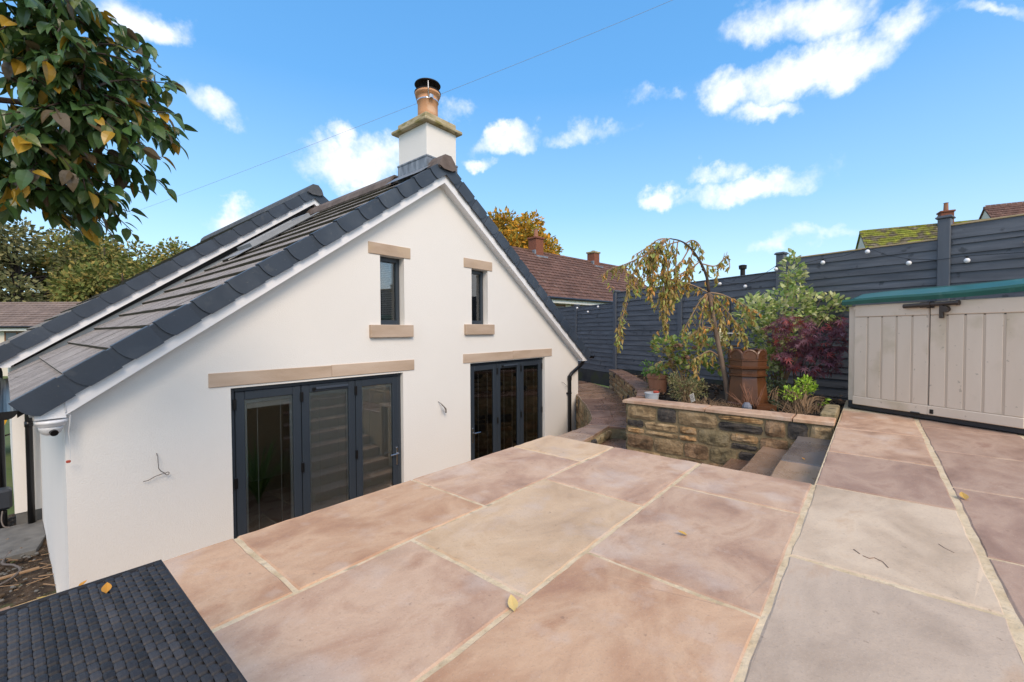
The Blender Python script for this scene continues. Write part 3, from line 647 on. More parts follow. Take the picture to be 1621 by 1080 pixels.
def cap_mesh(L, depth=.165, th=.018):
    # dry-verge unit: x up the slope, y outwards, z out of the roof
    mb = MB()
    body = [(0, .012), (.003, -.05), (.015, -.10), (.034, -.138), (.060, -depth), (L*.86, -depth), (L*.86, .012)]
    neck = [(L*.86, .0), (L*.86, -depth+.009), (L*1.16, -depth+.009), (L*1.10, .0)]
    mb.prism([(x, 0, z) for x, z in body], (0, th, 0)); mb.prism([(x, -.010+.0, z) for x, z in neck], (0, th-.004, 0))
    mb.box((0, -.075, .0), (L*.86, -.0005, .0125)); mb.box((L*.861, -.075, -.008), (L*1.06, -.0108, .003))
    return mb
def make_roof(parent, top, y0, y1, courses, x_eave, tiles_cols, skip=None, tmat=None, ridge_mat=None, ridge_skip=None, old=False):
    roof = holder('roof', parent)
    Ls = (XM - x_eave)/CA; ga = Ls/courses
    # deck under the tiles
    d = MB(); 
    for s in (-1, 1):
        a = Vector((XM, y0+.02, top-.045)); b = Vector((XM + s*(XM-x_eave-.02), y0+.02, top-.045 - TAN*(XM-x_eave-.02)))
        d.prism([a, b, b-Vector((0, 0, .05)), a-Vector((0, 0, .05))], (0, y1-y0-.02, 0))
    d.build('deck', m_membrane, roof)
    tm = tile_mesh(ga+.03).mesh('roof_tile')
    if old: tm.materials[0] = m_tileold
    tl = MB()
    for left in (True, False):
        R3, up, nrm, yv = slope_frame(left); tilt = Matrix.Rotation(math.atan(.030/ga), 3, 'Y')
        sg = -1 if left else 1
        ncol = int((y1-y0-.04)/.30)
        for c in range(courses):
            base = Vector((XM + sg*(XM-x_eave), 0, top - TAN*(XM-x_eave))) + up*(ga*c) + nrm*.012
            for k in range(ncol):
                yy = y0 + .05 + k*.30
                P0 = base + Vector((0, yy if yv.y > 0 else yy+.298, 0))
                if skip and left and skip(P0.x, yy): continue
                Rm = R3 @ tilt
                if left and k < tiles_cols:
                    o = put('roof_tile', tm, roof, P0 + nrm*random.uniform(-.0015, .0015), Rm @ Matrix.Rotation(random.uniform(-.004, .004), 3, 'X'))
                else:
                    q = [(0, 0, 0), (0, .298, 0), (ga+.02, .298, 0), (ga+.02, 0, 0), (0, 0, -.026), (0, .298, -.026)]
                    tl.add([P0 + Rm @ Vector(p) for p in q], [(3, 2, 1, 0)], m_tileold if old else m_tile); tl.add([P0 + Rm @ Vector(p) for p in (q[0], q[1], q[5], q[4])], [(0, 1, 2, 3)], m_tileedge)
    if tl.f: tag(tl.build('roof_tiles', None, roof), kind='stuff')
    # dry-verge caps along both slopes of the gable
    cm = cap_mesh(ga).mesh('verge_cap', m_cap)
    for left in (True, False):
        R3, up, nrm, yv = slope_frame(left); sg = -1 if left else 1
        R4 = Matrix((up, Vector((0, -1, 0)), nrm)).transposed()
        for c in range(courses):
            P0 = Vector((XM + sg*(XM-x_eave), y0, top - TAN*(XM-x_eave))) + up*(ga*c) + nrm*.024
            put('verge_cap', cm, roof, P0, R4 @ Matrix.Rotation(.014, 3, 'Y') if True else R4)
    # ridge tiles
    yy = y0 - .045
    i = 0
    while yy < y1 - .1:
        L = .45 if not (i == 0 and ridge_skip) else .30
        if not (ridge_skip and ridge_skip(yy, yy+L)):
            mb = MB(); sec = [(-.155, -.135), (-.125, -.045), (-.055, .035), (.055, .035), (.125, -.045), (.155, -.135)]
            inn = [(x*.86, z-.03) for x, z in sec[::-1]]
            poly = [(XM + x, yy, top+.045+z) for x, z in sec + inn]
            mb.prism(poly, (0, L-.004, 0))
            if i == 0: mb.prism([(XM + x, yy-.014, top+.045+z) for x, z in sec + [(.075, -.17), (-.075, -.17)]], (0, .013, 0))
            mb.build('ridge_tile', ridge_mat, roof)
        yy += L; i += 1
    # bargeboards with boxed ends, soffit
    for left in (True, False):
        s = -1 if left else 1; xe = XM + s*(XM-x_eave-.10)
        zt = lambda x: top - TAN*abs(x-XM)
        xw = (XL_ if left else XR_) + (0 if top < 3.5 else (-.24 if left else .24)); zb = zt(xw)-.30; xq = XM + s*(top-.285-zb)/TAN
        p = [(XM, y0+.022, top-.10), (xe, y0+.022, zt(xe)-.10), (xe, y0+.022, zb), (xq, y0+.022, zb), (XM, y0+.022, top-.285)]
        mb = MB().prism(p, (0, .022, 0))
        mb.build('bargeboard', m_upvc, roof)
        mb = MB().prism([(XM, y0+.045, top-.265), (xq, y0+.045, zt(xq)-.265), (xq, y0+.045, zt(xq)-.28), (XM, y0+.045, top-.28)], (0, .155, 0)); mb.build('soffit', m_upvc, roof)
        mb = MB().prism([(xe-s*.003, y0+.019, zt(xe)-.16), (xw+s*.02, y0+.019, zb+.13), (xw-s*.004, y0+.019, zb-.002), (xe-s*.003, y0+.019, zb-.002)], (0, .18, 0)); mb.build('box_end', m_upvc, roof)
        MB().box((xe, y0+.2, zb), (xe+s*.02, y1, zt(xe)-.09)).build('fascia', m_upvc, roof); MB().box((xe, y0+.2, zb), (xw-s*.004, y1, zb+.012)).build('soffit', m_upvc, roof)
    return roof
rl_box = (2.50, 3.62, 7.50, 8.35)
roof1 = make_roof(house, 3.29, 4.65, YR-.02, 15, .03, 13, skip=lambda x, y: rl_box[0]-.05 < x < rl_box[1]-.1 and rl_box[2]-.1 < y < rl_box[3]-.15 or (3.70 < x and 4.85 < y < 5.5), ridge_mat=m_ridge, ridge_skip=lambda a, b: b > 4.92 and a < 5.5)
# roof window lying in the slope
def roofpt(x, y, off): return Vector((x, y, rz(x))) + Vector((-SA, 0, CA))*off
rw = holder('roof_window', roof1, (3.05, 7.9, rz(3.05)))
def roofbox(mb, xa, xb, ya, yb, o0, o1, m=None):
    V = [roofpt(x, y, o) for o in (o0, o1) for x, y in ((xa, ya), (xb, ya), (xb, yb), (xa, yb))]
    return mb.add(V, [(0, 3, 2, 1), (4, 5, 6, 7), (0, 1, 5, 4), (1, 2, 6, 5), (2, 3, 7, 6), (3, 0, 4, 7)], m)
fr = MB(); xa, xb, ya, yb = 2.62, 3.56, 7.62, 8.22
m_rwf = M('roof_window_flashing', [(.30, .31, .325), (.36, .37, .38)], rough=.4, metal=.4)
roofbox(fr, xa, xb, ya, ya+.07, .0, .10, m_rwf); roofbox(fr, xa, xb, yb-.07, yb, .0, .10, m_rwf); roofbox(fr, xa, xa+.07, ya+.071, yb-.071, .0, .098, m_rwf); roofbox(fr, xb-.07, xb, ya+.071, yb-.071, 0, .098, m_rwf)
roofbox(fr, xa-.26, xa-.004, ya-.12, yb+.1, .034, .042, m_rwf); roofbox(fr, xa-.003, xb+.1, ya-.12, ya-.004, .03, .04, m_rwf); roofbox(fr, xa-.003, xb+.1, yb+.004, yb+.12, .03, .04, m_rwf)
fr.build('frame', None, rw)
gl = MB(); roofbox(gl, xa+.071, xb-.071, ya+.071, yb-.071, .07, .082); gl.build('pane', m_glass, rw)
bk = MB(); roofbox(bk, xa+.071, xb-.071, ya+.071, yb-.071, -.02, -.01); bk.build('blackout_blind', m_membrane, rw)

# chimney stack
ch = holder('chimney', house, (4.215, 5.21, 3.2)); cx0, cx1, cy0, cy1 = 3.932, 4.494, 4.88, 5.55
MB().cbox((cx0, cy0, 2.9), (cx1, cy1, 3.872), .006).build('stack', m_render, ch)
MB().cbox((cx0-.075, cy0-.07, 3.874), (cx1+.075, cy1+.09, 3.925), .012).build('cap_slab', m_capstone, ch)
cc = MB(); cc.cbox((cx0-.01, cy0-.0, 3.927), (cx1+.012, cy1+.015, 4.03), .018); cc.build('cap_course', m_capstone, ch)
fl = MB(); fl.box((cx0-.012, cy0-.012, 3.08), (cx0-.001, cy1+.01, 3.40)); fl.box((cx0-.001, cy0-.012, 3.12), (cx1+.012, cy0-.001, 3.40))
fl.cbox((cx0-.02, cy0-.02, 3.385), (cx0-.0005, cy1+.02, 3.412), .004); fl.cbox((cx0-.0005, cy0-.02, 3.385), (cx1+.02, cy0-.0005, 3.412), .004)
v0 = Vector((cx0-.012, cy0-.1, 0)); fl.add([(cx0-.013, cy0-.10, rz(cx0)+.055), (cx0-.013, cy1+.1, rz(cx0)+.055), (cx0-.18, cy1+.1, rz(cx0-.18)+.052), (cx0-.18, cy0-.10, rz(cx0-.18)+.052)], [(0, 1, 2, 3)])
fl.build('lead_flashing', m_lead, ch)
px, py = 4.215, 5.2
pot = MB().lathe([(.158, 4.03), (.150, 4.18), (.150, 4.34), (.158, 4.345), (.158, 4.375), (.150, 4.38), (.152, 4.44), (.188, 4.452), (.192, 4.485), (.150, 4.487), (.13, 4.4)], (px, py, 0), 28).build('chimney_pot', m_clay, ch, smooth=True)
cw = MB(); cw.lathe([(.188, 4.489), (.198, 4.489), (.198, 4.50), (.125, 4.502)], (px, py, 0), 24); cw.lathe([(.0, 4.648), (.19, 4.625), (.196, 4.612), (.19, 4.605), (0, 4.612)], (px, py, 0), 28)
for a in range(28):
    t = 2*math.pi*a/28; cw.tube([(px+.118*math.cos(t), py+.118*math.sin(t), 4.49), (px+.118*math.cos(t), py+.118*math.sin(t), 4.61)], .0022, 4)
cw.build('cowl', m_rust, ch)
ck = MB()
for t in (-2.2, -.1, 2.0): ck.tube([(px+.165*math.cos(t), py+.165*math.sin(t), 4.36), (px+.20*math.cos(t), py+.20*math.sin(t), 4.47), (px+.17*math.cos(t), py+.17*math.sin(t), 4.61)], .008, 5)
ck.lathe([(.160, 4.352), (.163, 4.352), (.163, 4.368), (.160, 4.368)], (px, py, 0), 24); ck.cbox((px-.10, py-.195, 4.335), (px-.045, py-.150, 4.395), .006)
ck.build('clamp_band', m_steel, ch)

# lintels and sills
def stoneblk(name, a, b, par): return MB().cbox(a, b, .004).build(name, m_lintel, par)
for xa, xb, za, zb in ((1.238, 2.44, .376, .508), (2.442, 3.61, .376, .514), (4.53, 5.71, .408, .545), (5.712, 6.89, .408, .552)):
    stoneblk('lintel', (xa, YW-.012, za-.004), (xb, YW+.1, zb), house)
def small_window(W_, par):
    xa, xb, za, zb = W_; wd = holder('window', par, (xa, YW, za))
    y = YW + .10; f = MB()
    for a, b in (((xa, y, za), (xa+.05, y+.07, zb)), ((xb-.053, y, za), (xb-.003, y+.07, zb)), ((xa+.05, y, za), (xb-.053, y+.07, za+.06)), ((xa+.05, y, zb-.06), (xb-.053, y+.07, zb))): f.cbox(a, b, .006)
    f.box((xb-.034, y+.02, za), (xb, y+.06, zb), m_render) if False else None
    f.build('frame', m_frame, wd)
    MB().box((xa+.04, y+.03, za+.05), (xb-.04, y+.05, zb-.05)).build('pane', m_glass, wd)
    b = MB()
    for i in range(34): b.box((xa+.05+.12, y+.13, za+.06+i*.0245), (xb-.03, y+.15, za+.06+i*.0245+.015))
    b.build('blind', m_room, wd)
    stoneblk('lintel', (xa-.165, YW-.012, zb+.002), (xb+.10, YW+.1, zb+.147), wd)
    stoneblk('sill', (xa-.165, YW-.045, za-.162), (xb+.115, YW+.10, za-.002), wd)
small_window(W1, house); small_window(W2, house)
# three-leaf folding doors with blinds in the glazing
def bifold(D, xs, handle_at, blinds, par):
    x0, x1, zt = D; zb = -1.73; d = holder('folding_door', par, (x0, YW, zb)); y = YW + .055
    f = MB(); e = .045
    f.cbox((x0, y, zb), (x0+e, y+.09, zt), .004); f.cbox((x1-e, y, zb), (x1, y+.09, zt), .004); f.cbox((x0+e, y, zt-e), (x1-e, y+.09, zt), .004); f.box((x0+e, y, zb), (x1-e, y+.09, zb+.03))
    f.build('frame', m_frame, d)
    for i, (a, b) in enumerate(zip(xs, xs[1:])):
        a += .004; b -= .004; s = .085; t0 = zb+.034; t1 = zt-e-.004; yy = y-.012
        lf = MB(); lf.cbox((a, yy, t0), (a+s, yy+.07, t1), .006); lf.cbox((b-s, yy, t0), (b, yy+.07, t1), .006); lf.cbox((a+s, yy+.001, t1-s), (b-s, yy+.069, t1), .006); lf.cbox((a+s, yy+.001, t0), (b-s, yy+.069, t0+s), .006)
        lf.build('door_leaf', m_frame, d)
        g0, g1, h0, h1 = a+s, b-s, t0+s, t1-s
        MB().box((g0, yy+.02, h0), (g1, yy+.026, h1)).build('pane', m_glass, d)
        sp = MB(); q = .026; sp.box((g0, yy+.028, h0), (g0+q, yy+.046, h1)); sp.box((g1-q, yy+.028, h0), (g1, yy+.046, h1)); sp.box((g0+q, yy+.028, h1-q*1.6), (g1-q, yy+.046, h1)); sp.build('spacer_bar', m_spacer, d)
        bl = MB(); zc = h1-q*1.6-.012; top = zc
        if blinds[i]:
            zz = zc
            while zz > h0+.02:
                bl.add([(g0+q+.004, yy+.030, zz), (g1-q-.004, yy+.030, zz), (g1-q-.004, yy+.039, zz+.0100), (g0+q+.004, yy+.039, zz+.0100)], [(0, 1, 2, 3)]); zz -= .0125
            tag(bl.build('blind_slats', m_blind, d), kind='stuff')
        else: bl.box((g0+q+.003, yy+.029, h1-q*1.6-.055), (g1-q-.003, yy+.045, h1-q*1.6-.004)); bl.build('blind', m_blind, d)
        cd = MB(); w_ = g1-g0
        for fx in (.26, .74): cd.tube([(g0+w_*fx, yy+.0275, h0+.03), (g0+w_*fx, yy+.0275, h1-q*1.7)], .0022, 5)
        cd.build('blind_cord', m_cord, d)
        if i < 2:
            for zz in (zt-.17, zb+1.12): MB().cbox((b-.012, yy-.018, zz-.055), (b+.02, yy-.001, zz+.055), .004).build('hinge', m_black, d)
        else:
            for zz in (zt-.17, zb+1.12): MB().cbox((b-.004 if handle_at == 0 else xs[0]-.02, yy-.016, zz-.055), (b+.016 if handle_at == 0 else xs[0]+.012, yy-.001, zz+.055), .004).build('hinge', m_black, d)
    # top vent on the middle leaf
    a, b = xs[1], xs[2]; MB().cbox((a+.16, y-.034, zt-.105), (b-.10, y-.014, zt-.078), .005).build('trickle_vent', M('vent_grey', [(.05, .065, .09)], rough=.3), d); MB().cbox((a+.12, y-.03, zt-.118), (a+.155, y-.014, zt-.08), .005).build('vent_cap', m_black, d)
    hx = xs[0]+.04 if handle_at == 0 else xs[3]-.04; s = 1 if handle_at == 0 else -1
    hm = MB(); hz = zb + .98
    hm.cbox((hx-.014, y-.026, hz-.13), (hx+.014, y-.0135, hz+.11), .005); hm.tube([(hx, y-.02, hz+.03), (hx, y-.062, hz+.03), (hx+s*.02, y-.066, hz+.03), (hx+s*.125, y-.062, hz+.027)], .0085, 8)
    hm.build('handle', m_steel, d)
bifold(D1, [1.465, 2.115, 2.765, 3.385], 1, (False, True, True), house)
bifold(D2, [4.725, 5.35, 5.985, 6.62], 0, (True, True, True), house)

# gutters, downpipes
def hgutter(x, y0, y1, z, par):
    mb = MB(); pr = [(.058*math.cos(t), .058*math.sin(t)) for t in [math.pi + math.pi*i/9 for i in range(10)]]
    mb.prism([(x+a, y0, z+b) for a, b in pr] + [(x+a*.9, y0, z+b*.9) for a, b in pr[::-1]], (0, y1-y0, 0))
    mb.prism([(x+a, y0-.006, z+b) for a, b in pr], (0, .005, 0)); return mb.build('gutter', m_black, par)
ze = rz(.03)
hgutter(-.005, 4.60, YR-.06, ze-.02, house); hgutter(8.165, 4.60, YR-.06, ze-.02, house)
pp = MB().tube([(-.005, 8.58, ze-.07), (-.005, 8.58, ze-.14), (.185, 8.62, ze-.34), (.19, 8.62, ze-.42), (.19, 8.62, -1.70)], .036, 12)
pp.lathe([(.042, -.35), (.042, -.28)], (.19, 8.62, 0), 12); pp.build('downpipe', m_black, house, smooth=True)
pp = MB().tube([(8.02, 4.74, .36), (8.00, 4.742, .25), (7.955, 4.745, .19), (7.54, 4.752, .015), (7.485, 4.755, -.03), (7.475, 4.755, -.10), (7.475, 4.755, -1.72)], .036, 12)
pp.lathe([(.043, -.12), (.043, -.03)], (7.475, 4.755, 0), 12); pp.lathe([(.043, -.40), (.043, -.37)], (7.475, 4.755, 0), 12); pp.cbox((7.41, 4.765, -.40), (7.54, 4.80, -.37), .004); pp.build('downpipe', m_black, house, smooth=False)
# rear wing: same ridge line, half a metre higher
rear = thing('house', 'rear wing of the white house, a higher gable half hidden behind the front roof slope', 'house', (4.08, YR, -1.7))
XA, XZ = .045, 8.12
TAN = .745; ANG = math.atan(TAN); CA, SA = math.cos(ANG), math.sin(ANG)
w = MB(); top2 = 3.755
w.prism([(XA, YR, -1.52), (XZ, YR, -1.52), (XZ, YR, rz(XZ, top2)-.13), (XM, YR, top2-.13), (XA, YR, rz(XA, top2)-.13)], (0, .28, 0))
w.box((XA, YR+.282, -1.52), (XA+.28, 15.5, rz(XA, top2)-.15)); w.box((XZ-.28, YR+.282, -1.52), (XZ, 15.5, rz(XZ, top2)-.15)); w.build('wall', m_render, rear)
MB().box((XA+.012, YR+.012, -1.78), (XZ-.012, 15.5, -1.522)).build('plinth', m_concrete, rear)
make_roof(rear, top2, 8.60, 15.6, 15, -.22, 6, tmat=m_tileold, ridge_mat=m_ridged, old=True)
TAN = .72; ANG = math.atan(TAN); CA, SA = math.cos(ANG), math.sin(ANG)
fb = MB(); 
for s in (-1, 1):
    xa, xb = XM, XM + s*4.0
    fb.prism([(xa, YR-.022, rz(xa)+.045), (xb, YR-.022, rz(xb)+.045), (xb, YR-.022, rz(xb)+.155), (xa, YR-.022, rz(xa)+.28)], (0, .018, 0))
fb.build('flashing_and_shade', m_membrane, rear)  # black board: flashing, plus the soffit's shadow painted in the same black
hgutter(-.26, 8.56, 15.6, top2-.745*4.30-.03, rear)
pp = MB().tube([(-.26, 9.1, .70), (-.26, 9.1, .60), (-.06, 9.15, .42), (-.055, 9.15, .36), (-.055, 9.15, -1.70)], .036, 12); pp.build('downpipe', m_black, rear, smooth=True)
# dome camera under the boxed corner, and wires
dc = thing('security_camera', 'white dome security camera under the boxed eave corner', 'camera', (.215, 4.72, .262))
MB().lathe([(.088, .245), (.088, .226), (.080, .222), (.078, .206), (.068, .200)], (.215, 4.72, 0), 24).build('base', m_upvc, dc, smooth=True)
MB().lathe([(.068, .200), (.066, .178), (.052, .148), (.030, .134), (0, .130)], (.215, 4.72, 0), 24).build('dome', M('dome_shell', [(.62, .62, .63)], rough=.3), dc, smooth=True)
e = Vector((.225, 4.655, .158)); MB().lathe([(.024, -.012), (.026, .012), (.018, .016), (0, .012)], (0, 0, 0), 16)
ly = MB(); dv = Vector((.15, -.85, -.2)).normalized(); t1 = dv.orthogonal().normalized(); t2 = dv.cross(t1)
ly.tube([e + dv*.0 - dv*.03, e + dv*.016], .023, 14); ly.build('lens', m_black, dc)
def wire(name, pts, r, mat, label, cat='wire', group=None):
    o = MB().tube(pts, r, 6).build(name, mat, None, pts[0]); return tag(o, label, cat, group)
m_wiregrey = M('grey_cable', [(.12, .10, .09)], rough=.6); m_wirewht = M('white_cable', [(.65, .65, .65)], rough=.5)
lw = [(.843, 4.795, -.160), (.845, 4.765, -.19), (.845, 4.755, -.25), (.846, 4.75, -.285), (.862, 4.75, -.315), (.89, 4.752, -.340)] + [(.905+.014*math.cos(t), 4.75, -.345+.012*math.sin(t)) for t in (2.2, 1.2, .2, -.8, -1.8, -2.8, -3.6)] + [(.87, 4.752, -.340), (.82, 4.755, -.352), (.775, 4.76, -.375), (.745, 4.77, -.378)]
wire('loose_wire', lw, .0032, m_wiregrey, 'thin curled grey wire hanging loose from the white gable wall, left of the doors')
w2 = thing('loose_wire', 'short bundle of taped wires poking out of the wall between the two doors', 'wire', (4.03, 4.8, -.13))
MB().tube([(4.03, 4.80, -.12), (4.045, 4.765, -.14), (4.085, 4.745, -.19), (4.12, 4.74, -.235), (4.128, 4.742, -.29)], [.004, .005, .009, .013, .011], 7).build('cable_sheath', m_wiregrey, w2)
cr = MB(); 
for dx in (-.02, 0, .015): cr.tube([(4.06+dx, 4.745, -.19), (4.085+dx, 4.735, -.235), (4.095+dx*1.5, 4.738, -.27)], .003, 5)
cr.build('cores', m_wirewht, w2)
wire('loose_wire', [(7.24, 4.80, -.14), (7.26, 4.77, -.15), (7.33, 4.76, -.20), (7.40, 4.762, -.235), (7.41, 4.765, -.26), (7.34, 4.768, -.235)], .0035, m_wiregrey, 'thin grey wire sticking out of the wall beside the right-hand downpipe')
w4 = thing('loose_cable', 'white cable with a red connector block hanging from the bargeboard by the dome camera', 'cable', (.30, 4.69, .42))
MB().tube([(.288, 4.667, .40), (.289, 4.664, .30), (.298, 4.69, .285), (.315, 4.69, .27), (.312, 4.70, .20), (.305, 4.71, .14), (.312, 4.72, .06), (.310, 4.72, -.07)], [.003, .003, .004, .0048, .0048, .0045, .002, .002], 6).build('cable', m_wirewht, w4)
MB().cbox((.287, 4.712, -.100), (.313, 4.728, -.080), .004).build('connector', m_red, w4)

# ================================================================ FENCE
P3, P2, P1 = Vector((7.215, -.64, 0)), Vector((7.725, 1.09, 0)), Vector((9.302, 4.632, 0))
PM = P1.lerp(P2, .5); P4 = P3 + (P3-P2); P5 = P4 + (P3-P2); PL = P1 + Vector((.479, .878, 0))*1.83; PL2 = P1 + Vector((.479, .878, 0))*3.66; PL3 = P1 + Vector((.479, .878, 0))*5.4
fence = thing('fence', 'dark slate painted board fence with capped posts, climbing behind the raised bed', 'fence', (8, 2, -.1))
rs = random.Random(77)
def slat_mb(L, h, rs):
    """feather-edged board along local x, front to -y; lower edge thick"""
    mb = MB(); n = 6; V = []
    for i in range(n+1):
        x = L*i/n; b = rs.uniform(-.003, .003); a = rs.uniform(-.003, .003)
        V += [(x, -.004, h+a), (x, -.021+rs.uniform(-.001, .001), b), (x, .0, b), (x, .004, h+a)]
    F = []
    for i in range(n):
        for k in range(4): F.append((4*i+k, 4*i+(k+1) % 4, 4*i+4+(k+1) % 4, 4*i+4+k))
    F += [(3, 2, 1, 0), (4*n, 4*n+1, 4*n+2, 4*n+3)]
    return mb.add(V, [f[::-1] for f in F])
def fence_panel(a, b, z0, z1, hs, first=None, gravel=0):
    e = (b-a).normalized(); L = (b-a).length - .10; nr = Vector((e.y, -e.x, 0))     # nr: right of a->b
    R3 = Matrix((e, -nr, Vector((0, 0, 1)))).transposed(); o = a + e*.05
    p = holder('panel', fence, o + Vector((0, 0, z0)))
    if gravel:
        MB().cbox((0, -.02, 0), (L, .02, gravel), .006).mesh('x')
        me = MB().cbox((0, -.022, 0), (L, .02, gravel), .006).mesh('gravel_board', m_gravelboard); put('gravel_board', me, p, o + Vector((0, 0, z0)), R3)
    z = z1; k = 0; hh = list(first or [])
    while z > z0 + gravel + .02:
        h = hh.pop(0) if hh else rs.uniform(*hs)
        h = min(h, z - z0 - gravel)
        if z - z0 - gravel - h < .05: h = z - z0 - gravel
        me = slat_mb(L, h+.012, rs).mesh('slat', m_fence); put('slat', me, p, o + Vector((0, 0, z-h)) + nr*.006, R3); z -= h
    bk = MB(); bk.box((0, .006, .02), (L, .012, z1-z0-.02)); put('back_battens', bk.mesh('back_battens', m_fence), p, o + Vector((0, 0, z0)), R3)
    cp_ = MB(); cp_.cbox((0, -.026, z1-z0), (L, .024, z1-z0+.018), .003); put('capping', cp_.mesh('capping', m_wood if z1 > 1.9 else m_fence), p, o + Vector((0, 0, z0)), R3)
def fence_post(p, z0, z1, e, s=.05):
    X = Matrix.Translation(p) @ Matrix.Rotation(math.atan2(e.y, e.x), 4, 'Z')
    mb = MB().cbox((-s, -s, z0), (s, s, z1), .006, None, X); mb.cbox((-s-.02, -s-.02, z1), (s+.02, s+.02, z1+.022), .006, None, X); mb.cbox((-s-.008, -s-.008, z1+.022), (s+.008, s+.008, z1+.034), .004, None, X)
    mb.build('post', m_post, fence)
e32 = (P3-P2).normalized(); e21 = (P2-P1).normalized(); eL = (P1-PL).normalized()
fence_panel(P2, P3, -.1, 1.962, (.085, .13), [.115, .125, .10, .105, .09, .115]); fence_panel(P3, P4, -.1, 2.105, (.085, .13), [.155, .065, .115, .115, .10, .12]); fence_panel(P4, P5, -.1, 2.20, (.085, .13))
fence_panel(P1, PM, -.09, 1.775, (.095, .118), gravel=.10); fence_panel(PM, P2, -.09, 1.79, (.095, .118), gravel=.10)
fence_panel(PL, P1, -.46, 1.535, (.10, .12), gravel=.34); fence_panel(PL2, PL, -.46, 1.56, (.10, .12), gravel=.34); fence_panel(PL3, PL2, -.46, 1.6, (.10, .12), gravel=.34)
fence_post(P3, -.15, 2.20, e32, .055); fence_post(P2, -.15, 2.05, e32, .055); fence_post(PM, -.15, 1.80, e21); fence_post(P1, -.46, 1.80, eL, .055); fence_post(P4, -.15, 2.28, e32); fence_post(PL, -.46, 1.585, eL); fence_post(PL2, -.46, 1.60, eL)
# festoon lights clipped along the fence
fest = thing('festoon_lights', 'string of small white globe bulbs on a thin black cable strung along the dark fence', 'lights', (8, 2, 1.6))
def off(p): return Vector(p) + Vector((-.06, .012, 0))
BL = [(10.114, 6.122, 1.507), (9.851, 5.64, 1.381), (9.624, 5.223, 1.487), (8.678, 3.237, 1.525), (8.142, 2.036, 1.70), (7.947, 1.599, 1.61), (7.70, 1.13, 1.82), (7.558, .541, 1.841), (7.415, .056, 1.915), (7.298, -.34, 1.71), (7.157, -.819, 1.673)]
bmesh_ = MB().lathe([(0, -.028), (.016, -.024), (.026, -.010), (.028, .004), (.022, .018), (.012, .027)], (0, 0, 0), 14).mesh('bulb', m_bulb, smooth=True)
smesh = MB().lathe([(.012, .026), (.013, .05), (.006, .052)], (0, 0, 0), 10).mesh('socket', m_black)
pth = []
for i, b in enumerate(BL):
    b = off(b) + Vector((-.03, 0, 0)); put('bulb', bmesh_, fest, b); put('socket', smesh, fest, b); top_ = b + Vector((.01, 0, .055))
    if pth: pth.append((pth[-1] + top_)/2 + Vector((0, 0, -.03)))
    pth.append(top_)
pth += [off((6.9, -1.5, 1.68)), off((6.7, -2.3, 1.75))]
MB().tube(pth, .0035, 5).build('cable', m_black, fest)
bt = tag(MB().cbox((-.012, -.02, 0), (.012, .02, .62), .003, None, Matrix.Translation((6.98, -1.215, 1.80)) @ Matrix.Rotation(rad(62), 4, Vector((.95, -.28, 0)))).build('timber_batten', m_wood), 'short raw timber batten lying against the top boards of the dark fence', 'timber')

# ================================================================ GARDEN SHED (low plastic store)
SA_, SB_ = Vector((6.204, .228, 0)), Vector((5.489, -.971, 0)); se = (SB_-SA_).normalized(); sn = Vector((-se.y, se.x, 0))
if sn.x < 0: sn = -sn
shed = thing('storage_shed', 'low beige plastic garden store with two doors and a green lid against the fence', 'shed', SA_)
SX = Matrix((se, sn, Vector((0, 0, 1)))).transposed().to_4x4(); SX.translation = SA_       # local x along the front, y to the back
def sbx(mb, a, b, c=.006, m=None): return mb.cbox(a, b, c, m, SX)
LW = 1.46
b = MB(); sbx(b, (.0, .03, .09), (.075, .82, 1.16)); sbx(b, (LW-.075, .03, .09), (LW, .82, 1.16)); sbx(b, (.076, .76, .09), (LW-.076, .80, 1.2)); b.build('cabinet', m_shed, shed)
b = MB(); sbx(b, (.004, .02, .004), (LW-.004, .80, .088), .01); b.build('base', M('dark_base', [(.025, .028, .034)], rough=.5), shed)
def shed_door(x0, x1, n, rise):
    d = holder('door', shed, SX @ Vector((x0, 0, .06)))
    zt = 1.168
    p = MB(); sbx(p, (x0, .005, .062), (x1, .032, zt)); p.build('panel', m_shed, d)
    r = MB(); sbx(r, (x0+.002, -.010, 1.035), (x1-.002, .0045, zt-.002)); r.build('rail', m_shed, d); r = MB(); sbx(r, (x0-.008, -.014, .060), (x1+.004, .0045, .150)); r.build('rail', m_shed, d)
    wd = (x1-x0)/n; gp = .018
    for i in range(n):
        a = x0 + i*wd + (gp/2 if i else .002); bb = x0 + (i+1)*wd - (gp/2 if i < n-1 else .002)
        q = MB(); sbx(q, (a, -.005, .153), (bb, .0046, 1.031), .003); q.build('plank', m_shed, d)
        if i < n-1: q = MB(); sbx(q, (bb+.0005, -.0012, .153), (bb+gp-.0005, .0049, 1.031), .0005); q.build('groove', m_shedgroove, d)
        if i < n-1: q = MB(); sbx(q, (bb+.003, -.003, 1.024), (bb+gp-.002, .0046, 1.0335), .001); q.build('notch', m_brownplas, d)
    return d
d1 = shed_door(.082, .752, 5, 0); d2 = shed_door(.762, 1.405, 5, 0)
for xx in (.070, 1.398): q = MB(); sbx(q, (xx, -.012, 1.115), (xx+.03, .02, 1.15), .003); q.build('hinge_tab', m_shed, shed)
sl = MB(); sbx(sl, (.752, .012, .06), (.762, .03, 1.16), .001); sl.build('door_gap', m_brownplas, shed)
lt = MB(); T_ = lambda x, y, z: SX @ Vector((x, y, z))
